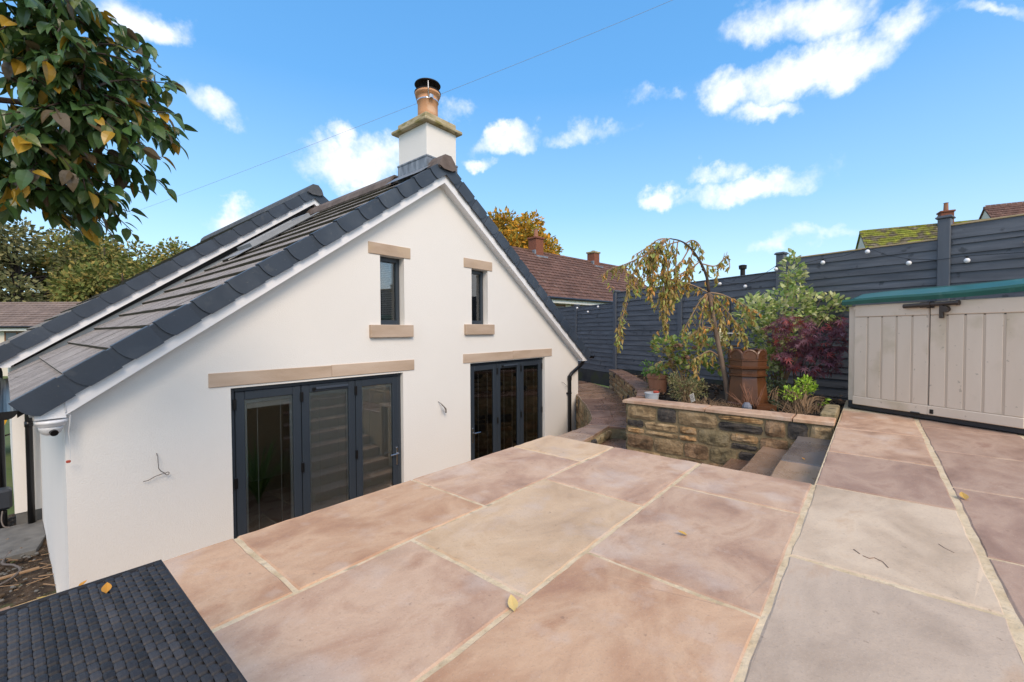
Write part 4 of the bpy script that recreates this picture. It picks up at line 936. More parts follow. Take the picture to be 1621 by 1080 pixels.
lt.tube([T_(.56, -.035, 1.128), T_(.755, -.035, 1.135)], .021, 12); lt.tube([T_(.70, -.037, 1.132), T_(.78, -.037, 1.135)], .027, 12); lt.tube([T_(.775, -.035, 1.136), T_(.985, -.035, 1.14)], .019, 12); lt.tube([T_(.97, -.035, 1.14), T_(.99, -.035, 1.14)], .024, 12)
sbx(lt, (.845, -.045, 1.00), (.875, -.012, 1.14), .006); lt.tube([T_(.89, -.055, 1.085), T_(.89, -.01, 1.085)], .03, 12); sbx(lt, (.74, -.03, 1.10), (.80, -.0105, 1.165), .006)
lt.build('latch', m_brownplas, shed)
q = MB(); sbx(q, (.775, -.020, .075), (.805, -.0145, .118), .003); q.build('keyhole_cover', m_black, shed); q = MB(); sbx(q, (.62, -.03, .05), (.70, -.012, .072), .006); q.build('lower_catch', m_black, shed)
ld = MB(); n_ = 12; V = []; F = []
sec = [(-.05, .005), (-.055, .045), (-.045, .068), (.10, .125), (.45, .165), (.84, .175), (.86, .14), (.86, .11)]
for i in range(n_+1):
    x = -.025 + (LW+.05)*i/n_; lift = .0 + .125*max(0, (x-.70)/LW)**1.3 + .012*math.sin(x*3)
    ed = min(1, i/1.0, (n_-i)/1.0); 
    for y, z in sec: V.append(T_(x, y, 1.165 + lift + (z if z < .07 else .068 + (z-.068)*(0.25+.75*ed))))
m_ = len(sec)
for i in range(n_):
    for k in range(m_-1): F.append((i*m_+k, (i+1)*m_+k, (i+1)*m_+k+1, i*m_+k+1))
    F.append((i*m_+m_-1, (i+1)*m_+m_-1, (i+1)*m_, i*m_))
F += [tuple(range(m_))[::-1], tuple(range(n_*m_, n_*m_+m_))]
ld.add(V, [f[::-1] for f in F]); ld.build('lid', m_green, shed)

# ================================================================ FOLIAGE TOOLS
def leaf_mesh(name, L, Wd, mat, fold=.25, curl=.25, n=5, tipw=.5, petiole=.12):
    V = []; 
    for i in range(n):
        t = i/(n-1); x = L*(petiole + (1-petiole)*t); wv = Wd/2*(math.sin(math.pi*min(1, t**tipw))**.85 if 0 < t < 1 else .02); z = -curl*L*t*t
        V += [(x, -wv, z + fold*wv), (x, 0, z), (x, wv, z + fold*wv)]
    F = []
    for i in range(n-1):
        for k in (0, 1): F.append((3*i+k, 3*i+3+k, 3*i+4+k, 3*i+1+k))
    V += [(0, -.008*L, 0), (0, .008*L, 0)]; b = len(V)-2; F.append((b, 0, 2, b+1))
    mb = MB().add(V, F); return mb
def star_mesh(L, lobes=7):
    V = [(0, 0, 0)]; F = []
    for i in range(lobes):
        a = -2.1 + 4.2*i/(lobes-1); l = L*(1 - .42*abs(i-(lobes-1)/2)/((lobes-1)/2)); 
        w = .26
        V += [(l*.32*math.cos(a-w), l*.32*math.sin(a-w), .01*L), (l*.62*math.cos(a-.13), l*.62*math.sin(a-.13), -.03*L), (l*math.cos(a), l*math.sin(a), -.16*L), (l*.62*math.cos(a+.13), l*.62*math.sin(a+.13), -.03*L), (l*.32*math.cos(a+w), l*.32*math.sin(a+w), .01*L)]
        b = 1 + 5*i; F.append((0, b, b+1, b+2, b+3, b+4))
    return MB().add(V, F)
def frame(d, up=None, roll=0):
    d = Vector(d).normalized(); up = Vector(up or (0, 0, 1)); y = up.cross(d)
    if y.length < .05: y = Vector((1, 0, 0)).cross(d)
    y.normalize(); z = d.cross(y); R3 = Matrix((d, y, z)).transposed()
    return R3 @ Matrix.Rotation(roll, 3, 'X')
EYE = Vector((0, 0, .9))
def leaves(parent, mb, mat, spots, n_single=300, stuff='foliage', name='leaf'):
    """spots: (pos, R3, scale). The leaves that show largest become parts of their own, the rest one mass."""
    spots = sorted(spots, key=lambda s: (s[0]-EYE).length/s[2]); me = mb.mesh(name, mat)
    for p, R3, s in spots[:n_single]: put(name, me, parent, p, R3, s)
    rest = spots[n_single:]
    if rest:
        big = MB(); vs = [Vector(v) for v in mb.v]
        for p, R3, s in rest: big.add([p + R3 @ (v*s) for v in vs], mb.f)
        tag(big.build(stuff, mat, parent), kind='stuff')
def rvec(rs, z=1): return Vector((rs.gauss(0, 1), rs.gauss(0, 1), rs.gauss(0, 1)*z)).normalized()
def spline(pts, n):
    P = [Vector(p) for p in pts]; P = [P[0]*2-P[1]] + P + [P[-1]*2-P[-2]]; out = []
    for i in range(1, len(P)-2):
        for k in range(n):
            t = k/n; a, b, c, d = P[i-1:i+3]
            out.append(.5*((2*b) + (c-a)*t + (2*a-5*b+4*c-d)*t*t + (3*b-a-3*c+d)*t**3))
    return out + [P[-2]]

# ---- foreground tree reaching in from the left
tr = thing('broadleaf_tree', 'tree with large drooping dark green and yellowing leaves, close by at the upper left', 'tree', (-.75, 2.95, -1.73))
trunk = spline([(-.75, 2.95, -1.73), (-.70, 2.98, -.6), (-.62, 3.0, .5), (-.5, 3.02, 1.3), (-.42, 3.03, 2.2), (-.36, 3.0, 3.0)], 5)
mb = MB().tube(trunk, [.075 - .05*i/(len(trunk)-1) for i in range(len(trunk))], 10); mb.build('trunk', m_barkd, tr, smooth=True)
rs = random.Random(4); spots = []; br = MB()
def ctr(u, v, d): return Vector((0, 0, .9)) + FW*d + RT*(d*u) + UP*(d*v)
ends = []
# branch tips given as (metres right, metres up) of the crown's middle plane 1.9 m away
mid = ctr(-1.20, .595, 1.9)
limbs = []
for lp in ([(-.02, .55), (.12, .42)], [(-.05, .25), (.18, .22)], [(-.1, 0), (.12, -.02), (.26, .04)], [(-.12, -.2), (.1, -.25)], [(-.2, -.35), (-.02, -.40)]):
    q_ = [trunk[int(len(trunk)*.72)]] + [mid + RT*a + UP*b + FWH*.12 for a, b in lp]; sp_ = spline(q_, 6); limbs += sp_[5:]; br.tube(sp_, [.016*(1-.6*i/(len(sp_)-1)) for i in range(len(sp_))], 6)
for (sx, sz) in [(.50, -.08), (.44, .05), (.47, -.18), (.40, .16), (.37, .27), (.34, .38), (.30, .48), (.27, -.36), (.33, -.26), (.22, -.44), (.15, -.50), (.10, -.40), (.05, -.54), (-.05, -.50), (-.1, -.42), (.2, .55), (.1, .5), (.12, .3), (.2, .15), (.25, 0), (.18, -.15), (.1, -.3), (0, -.2), (.02, .05), (0, .25), (-.05, .42), (-.1, .1), (-.12, -.1), (-.15, -.3), (.29, -.12), (.28, .12), (.24, .3), (.3, .22), (.38, -.02), (.08, .12), (-.18, .3), (-.2, 0), (.14, -.02), (-.2, -.5), (.24, -.25), (.05, .6), (.17, .42), (.33, .06), (.1, -.12), (-.02, -.34)]:
    for rep in range(4):
        tip = mid + RT*(sx + rs.uniform(-.03, .03) - .03*rep) + UP*(sz + rs.uniform(-.04, .04)) + FWH*rs.uniform(-.12, .60)
        j = rs.choice(sorted(limbs, key=lambda q: (q-tip).length)[:9])
        midp = j.lerp(tip, .5) + rvec(rs)*.05 + Vector((0, 0, .04)); pts = spline([j, midp, tip], 6); br.tube(pts, [.0045*(1-.8*i/(len(pts)-1))+.0012 for i in range(len(pts))], 5)
        m = rs.randint(13, 18)
        for q in range(m):
            t = 1 - .85*(q/m)**1.1; i = t*(len(pts)-1); a = pts[int(i)]; b2 = pts[min(len(pts)-1, int(i)+1)]; p = a.lerp(b2, i-int(i))
            dr = (b2-a).normalized() if (b2-a).length > 1e-6 else (pts[-1]-pts[-2]).normalized()
            d = dr*.35 + rvec(rs)*.75 + Vector((0, 0, -.62)) + RT*.18
            spots.append((p + rvec(rs)*.012, frame(d, (rs.uniform(-.4, .4), rs.uniform(-.4, .4), 1), rs.uniform(-.6, .6)), rs.uniform(.75, 1.2)))
br.build('branches', m_barkd, tr)
leaves(tr, leaf_mesh('leaf', .090, .048, None, .28, .32, 6, .72), lm_fore, spots, 300)

# ---- weeping cherry in the raised bed
ct = thing('weeping_cherry', 'small weeping cherry with an arched trunk and thin rusty green hanging leaves', 'tree', (5.99, 1.40, -.08))
stem = spline([(5.99, 1.40, -.09), (5.965, 1.44, .25), (5.925, 1.50, .60), (5.885, 1.56, .98), (5.86, 1.60, 1.25), (5.846, 1.618, 1.38)], 4)
mb = MB().tube(stem, [.036 - .012*i/(len(stem)-1) for i in range(len(stem))], 9)
arch = spline([(5.846, 1.618, 1.38), (5.83, 1.64, 1.58), (5.78, 1.71, 1.78), (5.70, 1.81, 1.96), (5.62, 1.90, 2.04), (5.54, 2.01, 2.075)], 4)
mb.tube(arch, [.020 - .013*i/(len(arch)-1) for i in range(len(arch))], 7, m_barkd); mb.mats = [m_bark, m_barkd]; mb.m = [0 if k < len(stem)*9 - 9 + 2 else 1 for k in range(len(mb.f))]
mb.build('trunk', None, ct, smooth=True)
rs = random.Random(9); twigs = MB(); spots = []
def J(p, s=.12): return Vector(p) + Vector((rs.uniform(-s, s), rs.uniform(-s, s), 0))
weep = [[(5.54, 2.01, 2.075), (5.42, 2.14, 1.99), (5.29, 2.29, 1.80), (5.21, 2.40, 1.55), (5.17, 2.45, 1.28), (5.10, 2.50, .98), (5.06, 2.53, .73)],
        [(5.62, 1.90, 2.04), (5.50, 2.06, 1.98), (5.40, 2.18, 1.85), (5.30, 2.28, 1.60), (5.24, 2.36, 1.40)],
        [(5.54, 2.01, 2.075), (5.36, 2.2, 1.9), (5.20, 2.42, 1.76), (5.08, 2.56, 1.70), (4.98, 2.66, 1.60)],
        [(5.54, 2.01, 2.05), (5.49, 2.05, 1.8), (5.47, 2.07, 1.5), (5.46, 2.07, 1.2), (5.47, 2.06, .86)],
        [(5.57, 1.97, 2.05), (5.53, 2.02, 1.75), (5.51, 2.02, 1.45), (5.50, 2.03, 1.15), (5.49, 2.03, .92)],
        [(5.60, 1.93, 2.03), (5.58, 1.95, 1.8), (5.57, 1.95, 1.5), (5.55, 1.97, 1.25)],
        [(5.70, 1.81, 1.96), (5.60, 1.92, 1.72), (5.50, 2.04, 1.62), (5.38, 2.18, 1.58), (5.30, 2.28, 1.50)],
        [(5.78, 1.71, 1.78), (5.70, 1.8, 1.68), (5.60, 1.93, 1.58), (5.50, 2.05, 1.40), (5.46, 2.1, 1.2)],
        [(5.846, 1.618, 1.38), (5.75, 1.73, 1.45), (5.62, 1.88, 1.52), (5.5, 2.03, 1.56), (5.36, 2.2, 1.55)],
        [(5.846, 1.618, 1.38), (5.78, 1.70, 1.28), (5.70, 1.80, 1.05), (5.64, 1.88, .86)],
        [(5.846, 1.618, 1.38), (5.80, 1.67, 1.2), (5.76, 1.71, .9), (5.75, 1.72, .66)],
        [(5.846, 1.618, 1.38), (5.95, 1.50, 1.36), (6.07, 1.36, 1.28), (6.16, 1.25, 1.20), (6.24, 1.16, 1.14)],
        [(5.846, 1.618, 1.38), (5.93, 1.51, 1.25), (6.03, 1.38, 1.05), (6.10, 1.29, .90), (6.15, 1.23, .72)],
        [(5.846, 1.618, 1.38), (5.90, 1.54, 1.2), (5.95, 1.47, 1.0), (5.98, 1.43, .78)],
        [(5.80, 1.69, 1.75), (5.90, 1.56, 1.72), (5.97, 1.47, 1.80), (6.0, 1.44, 1.90)],
        [(5.66, 1.87, 2.0), (5.72, 1.78, 2.05), (5.78, 1.71, 1.98), (5.80, 1.69, 1.84)],
        [(5.54, 2.01, 2.07), (5.44, 2.12, 2.06), (5.34, 2.23, 1.96), (5.24, 2.36, 1.86)],
        [(5.5, 2.05, 2.05), (5.40, 2.17, 1.82), (5.38, 2.2, 1.55), (5.36, 2.22, 1.3)],
        [(5.72, 1.78, 1.9), (5.68, 1.83, 1.7), (5.66, 1.85, 1.5)], [(5.93, 1.5, .55), (5.84, 1.6, .62), (5.76, 1.7, .55), (5.70, 1.78, .48)], [(5.9, 1.54, .9), (5.80, 1.67, .93), (5.68, 1.82, .8)]]
for w_ in weep:
    for rep in range(2):
        sh = Vector((rs.uniform(-.05, .05), rs.uniform(-.05, .05), rs.uniform(-.03, .03)))*rep
        pts = spline([Vector(p) + sh*(i/(len(w_)-1)) for i, p in enumerate(w_)], 6); twigs.tube(pts, [.007*(1-.8*i/(len(pts)-1))+.0012 for i in range(len(pts))], 5)
        T = sum((b-a).length for a, b in zip(pts, pts[1:])); m = int(T/.034)
        for q in range(m):
            i = (.12 + .88*q/m)*(len(pts)-1.001); a = pts[int(i)]; b2 = pts[int(i)+1]; p = a.lerp(b2, i-int(i))
            d = (b2-a).normalized()*.4 + rvec(rs)*.6 + Vector((0, 0, -.95))
            spots.append((p + rvec(rs)*.022, frame(d, rvec(rs), rs.uniform(-1, 1)), rs.uniform(.65, 1.1)))
            if rs.random() < .20:
                L = rs.uniform(.08, .24); q2 = p + Vector((rs.gauss(0, .05), rs.gauss(0, .05), -L)); twigs.tube([p, p.lerp(q2, .5) + rvec(rs)*.015, q2], [.002, .0015, .001], 4)
                for z in range(int(L/.022)): spots.append((p.lerp(q2, (z+1)/(L/.022)) + rvec(rs)*.012, frame(rvec(rs)*.6 + Vector((0, 0, -.9)), rvec(rs), rs.uniform(-1, 1)), rs.uniform(.6, 1.05)))
twigs.build('twigs', m_stem, ct)
leaves(ct, leaf_mesh('leaf', .088, .034, None, .35, .3, 5, .7), lm_cherry, spots, 300)

def shrub(name, label, cat, base, blobs, leafmb, mat, nleaf, seed, stems=14, single=150, outward=.7, up=.35, stemmat=None, lname='leaf', droop=0):
    """blobs: (centre, radii, weight); leaves sit near each blob's skin on twigs rising from the base"""
    t = thing(name, label, cat, base); rs = random.Random(seed); sp = []; B0_ = Vector(base); wts = [b[2] for b in blobs]
    sm = MB()
    for i in range(stems):
        c, r, _ = rs.choices(blobs, wts)[0]; tip = Vector(c) + Vector((rs.uniform(-.6, .6)*r[0], rs.uniform(-.6, .6)*r[1], rs.uniform(-.3, .7)*r[2]))
        b = B0_ + Vector((rs.uniform(-.06, .06), rs.uniform(-.06, .06), 0)); sm.tube(spline([b, b.lerp(tip, .5) + Vector((0, 0, .08)), tip], 4), [.010, .009, .008, .007, .006, .005, .004, .003, .002], 5)
    sm.build('stems', stemmat or m_stem, t)
    k = 0
    while k < nleaf:
        c, r, _ = rs.choices(blobs, wts)[0]; v = rvec(rs); f = rs.random()**.35
        p = Vector(c) + Vector((v.x*r[0], v.y*r[1], v.z*r[2]))*f
        if mnoise.noise(p*5.2 + Vector((seed, 0, 0))) < -.16: continue
        k += 1; d = v*outward + rvec(rs)*.6 + Vector((0, 0, up - droop))
        sp.append((p, frame(d, rvec(rs)*.5 + Vector((0, 0, 1)), rs.uniform(-.8, .8)), rs.uniform(.6, 1.2)))
    leaves(t, leafmb, mat, sp, single, name=lname); return t
shrub('variegated_shrub', 'tall variegated shrub with cream and green leaves beside the chimney pot', 'shrub', (7.0, 1.0, -.09),
      [((7.11, .87, 1.62), (.14, .14, .30), 1.0), ((7.10, .90, 1.22), (.34, .36, .30), 3.2), ((6.78, 1.26, 1.12), (.24, .24, .26), 1.6), ((7.42, .52, 1.18), (.22, .28, .22), 1.5), ((6.96, 1.03, .82), (.34, .30, .30), 2.2), ((6.85, 1.12, .35), (.22, .2, .32), .9), ((7.15, .88, 1.9), (.05, .05, .08), .15), ((6.9, 1.10, .55), (.28, .22, .25), .9)],
      leaf_mesh('leaf', .088, .050, None, .3, .2, 5, .75), lm_varieg, 2100, 3, 22, 300, up=.5)
shrub('japanese_maple', 'purple leaved japanese maple spreading in front of the variegated shrub', 'shrub', (6.50, .72, -.09),
      [((6.50, .80, .86), (.30, .34, .22), 2), ((6.75, .52, .72), (.28, .30, .24), 2.4), ((6.62, .62, .48), (.28, .34, .20), 1.8), ((6.78, .35, .95), (.16, .14, .12), .5), ((6.38, .90, 1.0), (.14, .16, .12), .5), ((6.42, .85, .62), (.2, .2, .2), .8)],
      star_mesh(.085), lm_maple, 620, 6, 12, 260, up=-.05, droop=.35, stemmat=m_barkd, lname='maple_leaf')
shrub('hydrangea', 'hydrangea bush with yellowing green leaves in front of the dark fence', 'shrub', (6.68, 2.20, -.09),
      [((6.46, 2.42, .52), (.26, .26, .30), 2.2), ((6.70, 2.14, .60), (.28, .28, .28), 2.4), ((6.92, 1.88, .52), (.22, .22, .28), 1.5), ((6.60, 2.26, .25), (.28, .28, .16), .8)],
      leaf_mesh('leaf', .095, .066, None, .2, .25, 5, .8), lm_hyd, 620, 12, 16, 200)
hf = thing('hydrangea_flower', 'faded pink brown hydrangea flower heads among the green leaves', 'flower', (6.55, 2.22, .6))
rs = random.Random(2); m_fl = leafm('faded_flower', [(.34, .20, .13), (.42, .26, .17), (.30, .15, .10)], rough=.8)
for c in ((6.42, 2.20, .66), (6.62, 2.0, .62), (6.50, 2.12, .48), (6.72, 1.92, .66)):
    mb = MB()
    for i in range(70):
        v = rvec(rs); v.z = abs(v.z)*.8-.1; R3 = frame(v.orthogonal(), v, rs.uniform(0, 3)); p = Vector(c) + v*.06
        mb.add([p + R3 @ Vector(q) for q in ((-.012, -.012, 0), (.012, -.012, .003), (.012, .012, 0), (-.012, .012, .003))], [(0, 1, 2, 3)])
    mb.build('flower_head', m_fl, hf)
shrub('low_bush', 'low rounded bush with small olive and bronze leaves behind the coping', 'shrub', (5.86, 1.88, -.09), [((5.84, 1.90, .10), (.20, .22, .17), 3), ((5.80, 1.97, .22), (.14, .14, .11), 1.5), ((5.95, 1.75, .12), (.13, .13, .12), 1.2)],
      leaf_mesh('leaf', .042, .014, None, .3, .2, 4, .7), lm_olive, 1300, 15, 30, 0)
shrub('lime_shrub', 'small bright lime green shrub behind the coping near the beige shed', 'shrub', (6.02, .62, -.09), [((6.06, .60, .24), (.08, .09, .10), 1.5), ((6.10, .55, .12), (.13, .13, .11), 2.2), ((5.94, .74, .15), (.11, .12, .07), 1.2), ((6.17, .45, .09), (.08, .08, .07), .9)],
      leaf_mesh('leaf', .050, .018, None, .3, .2, 4, .7), lm_lime, 560, 16, 34, 150, up=.5)
shrub('green_shrub', 'small fresh green plant in the far left corner of the raised bed', 'shrub', (7.15, 2.92, -.09), [((7.08, 2.92, .24), (.14, .15, .13), 2), ((7.16, 2.83, .08), (.13, .13, .12), 1)],
      leaf_mesh('leaf', .052, .024, None, .3, .2, 4, .7), lm_green, 300, 18, 12, 60)
shrub('ground_cover', 'patch of low grey green foliage at the foot of the chimney pot', 'plant', (6.30, .98, -.09), [((6.45, .95, .10), (.22, .16, .16), 1), ((5.98, .90, -.02), (.10, .08, .06), .3)], leaf_mesh('leaf', .05, .026, None, .3, .2, 4, .7), leafm('grey_green_leaf', [(.10, .14, .07), (.16, .19, .11), (.07, .10, .045)]), 260, 19, 8, 60)
# dry litter and dead stems on the bed
rs = random.Random(31); lt_ = MB(); lf = leaf_mesh('l', .06, .03, None, .3, .3, 4)
for _ in range(2600):
    x, y = rs.uniform(5.3, 8.6), rs.uniform(.3, 4.0)
    if not inpoly(x, y, B0) or mnoise.noise((x*2.1, y*2.1, 4)) < -.12: continue
    R3 = frame(rvec(rs, .35), (rs.uniform(-.5, .5), rs.uniform(-.5, .5), 1), rs.uniform(-1, 1)); p = Vector((x, y, -.06 + .05*rs.random()**2)); s = rs.uniform(.5, 1.2)
    lt_.add([p + R3 @ (Vector(v)*s) for v in lf.v], lf.f)
tag(lt_.build('leaf_litter', lm_litter), kind='stuff')
gr = MB()
for cx_, cy_, n_, hgt in ((5.62, 1.50, 130, .12), (5.78, 1.30, 60, .1), (5.95, .62, 90, .22), (5.70, 1.75, 50, .1), (6.3, .5, 50, .12)):
    for _ in range(n_):
        p = Vector((cx_ + rs.gauss(0, .10), cy_ + rs.gauss(0, .10), -.08)); d = Vector((rs.gauss(0, .7), rs.gauss(0, .7), 1)).normalized(); L = hgt*rs.uniform(.6, 1.4)
        gr.tube([p, p + d*L*.6, p + d*L + Vector((d.x, d.y, -.2))*.04], [.0028, .002, .001], 4)
tag(gr.build('dry_stalks', m_stem), kind='stuff')
ds = thing('dead_shrub', 'bare reddish dead stems sticking up in front of the chimney pot', 'plant', (5.72, 1.10, -.09))
mb = MB()
for _ in range(16):
    p = Vector((5.72 + rs.gauss(0, .03), 1.10 + rs.gauss(0, .03), -.09)); d = Vector((rs.gauss(-.05, .35), rs.gauss(0, .5), 1)).normalized(); L = rs.uniform(.18, .40)
    mb.tube([p, p + d*L*.5 + rvec(rs)*.015, p + d*L], [.005, .004, .002], 5); q = p + d*L*.6; mb.tube([q, q + (d + rvec(rs)*.6)*L*.3], [.003, .0015], 4)
mb.build('stems', M('red_stem', [(.22, .09, .05), (.30, .15, .09)], rough=.8), ds)

# ---- crown chimney pot used as an ornament
cpot = thing('chimney_pot', 'tall brown salt glazed chimney pot with a scalloped crown standing in the bed', 'pot', (6.10, 1.13, -.09))
PH = yaw + math.pi + .05; cx_, cy_ = 6.05, 1.215
PS = .93
m1 = MB().lathe([(r*.95, z*PS) for r, z in [(.272, -.09), (.272, -.02), (.255, -.005), (.222, .30), (.215, .34)]], (cx_, cy_, 0), 8, None, PH); m1.build('body', m_saltglaze, cpot)
m2 = MB().lathe([(r*.95, z*PS) for r, z in [(.216, .341), (.242, .352), (.242, .372), (.222, .38), (.222, .44)]], (cx_, cy_, 0), 8, None, PH); m2.build('neck', m_saltglaze, cpot)
m3 = MB().lathe([(r*.95, z*PS) for r, z in [(.223, .441), (.258, .452), (.262, .475), (.232, .485), (.232, .55), (.244, .556), (.244, .572), (.222, .575)]], (cx_, cy_, 0), 8, None, PH); m3.build('collar', m_saltglaze, cpot)
for i in range(8):
    a0, a1 = PH + 2*math.pi*i/8, PH + 2*math.pi*(i+1)/8; A_ = Vector((cx_+.22*math.cos(a0), cy_+.22*math.sin(a0), .535)); B_ = Vector((cx_+.22*math.cos(a1), cy_+.22*math.sin(a1), .535))
    e = B_-A_; nr = Vector((e.y, -e.x, 0)).normalized(); poly = [A_, B_] + [A_ + e*(.5+.5*math.cos(t)) + Vector((0, 0, .010 + .10*math.sin(t))) for t in [math.pi*k/10 for k in range(11)]]
    mb = MB().prism([p for p in poly], -nr*.028); rim = [A_ + e*(.5+.5*math.cos(t)) + Vector((0, 0, .010 + .10*math.sin(t))) - nr*.012 for t in [math.pi*k/10 for k in range(11)]]; mb.tube(rim, .018, 7); mb.build('scallop', m_saltglaze, cpot)
tag(MB().prism([(5.62, 1.02, -.10), (5.74, .84, -.10), (5.92, .94, -.10), (5.84, 1.10, -.10)], (0, 0, .11)).build('pot_fragment', m_saltglaze), 'broken brown piece of glazed pot at the foot of the chimney pot', 'fragment')
tag(MB().lathe([(.0, -.1), (.05, -.09), (.055, 0), (.03, .045), (0, .05)], (5.60, 1.12, 0), 7).build('blue_stone', M('blue_grey_stone', [(.11, .12, .15), (.20, .21, .25)], scale=20, rough=.8)), 'small blue grey stone at the base of the dead stems', 'stone')
tp = thing('terracotta_pot', 'terracotta pot half hidden behind the hydrangea', 'pot', (6.62, 2.58, -.09))
MB().lathe([(.12, -.09), (.15, .14), (.165, .15), (.168, .20), (.15, .205), (.13, .17)], (6.62, 2.58, 0), 18).build('body', m_terra, tp, smooth=False)
# bird feeder
bf = thing('bird_feeder', 'black bird feeding pole with a cream slatted feeder, pale roof and a small tray', 'feeder', (6.57, 1.53, -.09))
MB().tube(spline([(6.57, 1.53, -.1), (6.57, 1.53, .7), (6.575, 1.53, 1.2), (6.56, 1.55, 1.32), (6.52, 1.60, 1.34), (6.485, 1.63, 1.28), (6.475, 1.64, 1.2)], 5), .008, 6).build('pole', m_black, bf, smooth=True)
mb = MB()
for i in range(5): mb.cbox((6.432, 1.592, .735 + i*.026), (6.522, 1.682, .757 + i*.026), .006)
mb.lathe([(.05, .865), (.035, .89), (.015, .915), (0, .92)], (6.477, 1.637, 0), 8); mb.build('feeder_box', m_cream, bf); MB().tube([(6.477, 1.638, .92), (6.476, 1.64, 1.2)], .003, 4).build('hanger', m_black, bf)
MB().cbox((6.52, 1.40, .845), (6.68, 1.60, .858), .003, None).build('roof', m_fargut, bf); MB().cbox((6.50, 1.42, .66), (6.66, 1.60, .685), .004).build('tray', m_barkd, bf)
# bucket, label
bu = thing('bucket', 'white plastic bucket with a red lid piece standing behind the stone coping', 'bucket', (5.69, 2.30, -.09))
MB().lathe([(.078, -.09), (.092, .085), (.098, .088), (.098, .102), (.090, .104), (.086, .04), (0, .035)], (5.69, 2.30, -.055), 20).build('pail', m_pail, bu, smooth=False); MB().cbox((5.70, 2.22, .035), (5.755, 2.29, .07), .008).build('lid_piece', m_red, bu)
pl_ = thing('plant_label', 'white printed plant label stuck in the soil behind the coping', 'label', (5.47, 1.70, -.06))
R3 = Matrix.Rotation(rad(-128), 4, 'Z') @ Matrix.Rotation(rad(20), 4, 'Y') @ Matrix.Rotation(rad(25), 4, 'X')
MB().cbox((-.001, -.028, -.02), (.001, .028, .10), .0009, None, Matrix.Translation((5.47, 1.69, .03)) @ R3).build('card', m_label, pl_)
mb = MB()
for i in range(5): mb.cbox((-.0022, -.02, .08-i*.018), (.0022, .012 + .006*(i % 2), .086-i*.018), .0004, None, Matrix.Translation((5.47, 1.69, .03)) @ R3)
mb.build('print', m_black, pl_)
# strappy plant by the doors, seen as a reflection in the left glass
sp_ = thing('strap_plant', 'green strap leaved plant in the sunken strip below the terrace edge', 'plant', (2.45, 2.58, -1.72)); rs = random.Random(40); mb = MB()
for i in range(70):
    a = rs.uniform(0, 6.28); L = rs.uniform(.7, 1.25); o = Vector((math.cos(a), math.sin(a), 0)); b0 = Vector((2.45, 2.60, -1.72)); lean = rs.uniform(.15, .65); pr_ = []
    for k in range(6):
        t = k/5; p = b0 + o*(lean*L*t*(.4+.6*t)) + Vector((0, 0, L*(t - .42*lean*1.6*t*t))); w_ = .022*(1-t)**.5*min(1, .5+t*3); sd2 = Vector((-o.y, o.x, 0)); pr_ += [p - sd2*w_, p + Vector((0, 0, -.005)), p + sd2*w_]
    mb.add(pr_, [(3*k+q, 3*k+3+q, 3*k+4+q, 3*k+1+q) for k in range(5) for q in (0, 1)])
mb.build('blades', lm_blade, sp_)

# ================================================================ RATTAN TABLE IN THE FOREGROUND
tb = thing('rattan_table', 'low dark grey woven rattan table at the near corner of the terrace', 'table', (-.25, .82, 0))
tx0, tx1, ty0, ty1, tz = -.70, .210, .42, 1.190, .400
top_ = holder('table_top', tb, (-.25, .82, tz))
MB().box((tx0+.006, ty0+.006, tz-.10), (tx1-.006, ty1-.006, tz-.0045)).build('core', m_wickerdark, top_)
pitch, wp = .0142, .0120; rows_ = int((ty1-ty0)/.0125)
def strand(path_pts, side, w_, th=.0014):
    V = []; 
    for p in path_pts: V += [p - side*w_/2, p - side*w_*.25 + Vector((0, 0, th)), p + side*w_*.25 + Vector((0, 0, th)), p + side*w_/2]
    return MB().add(V, [(4*i+k, 4*i+4+k, 4*i+5+k, 4*i+1+k) for i in range(len(path_pts)-1) for k in range(3)])
rs = random.Random(70); pitch = .0128; wp = .0123; per = .0262; nwarp = int((tx1-tx0)/pitch); nrow = int((ty1-ty0)/(per/2))
for i in range(nwarp):
    x = tx1 - .006 - i*pitch; pts = []; m = int((ty1-ty0)/per)
    for r in range(m):
        y = ty1 - .003 - (r + .5*(i % 2))*per
        for f, dz in ((.0, -.0040), (.10, .0002), (.30, .0012), (.56, .0012), (.74, .0002), (.84, -.0040)):
            pts.append(Vector((x + rs.uniform(-.0003, .0003), y - f*per, tz - .0012 + dz + rs.uniform(-.0002, .0002))))
    strand([Vector((x, ty1+.002, tz-.06)), Vector((x, ty1+.0025, tz-.005))] + pts, Vector((1, 0, 0)), wp, .0011).build('strand', m_wicker, top_)
for r in range(nrow):
    y = ty1 - .0025 - r*per/2; pts = []
    for i in range(nwarp):
        x = tx1 - .006 - i*pitch; up_ = (i % 2) == (r % 2)
        for f in (-.3, .3): pts.append(Vector((x - f*pitch*-1 if False else x + f*pitch*-1, y, tz + (-.0026 if up_ else -.0052))))
    strand([Vector((tx1+.003, y, tz-.06)), Vector((tx1+.0035, y, tz-.006))] + pts, Vector((0, -1, 0)), .0065, .0008).build('strand', m_wicker, top_)
rim = MB().tube([(tx1+.001, ty0, tz-.0045), (tx1+.001, ty1+.001, tz-.0045), (tx0, ty1+.001, tz-.0045)], .0055, 8); rim.build('rim', m_wicker, top_, smooth=True)
for sx_, sy_ in ((tx1-.05, ty1-.05), (tx1-.05, ty0+.05), (tx0+.05, ty1-.05), (tx0+.05, ty0+.05)): MB().cbox((sx_-.035, sy_-.035, .001), (sx_+.035, sy_+.035, tz-.101), .006).build('leg', m_wickerdark, tb)

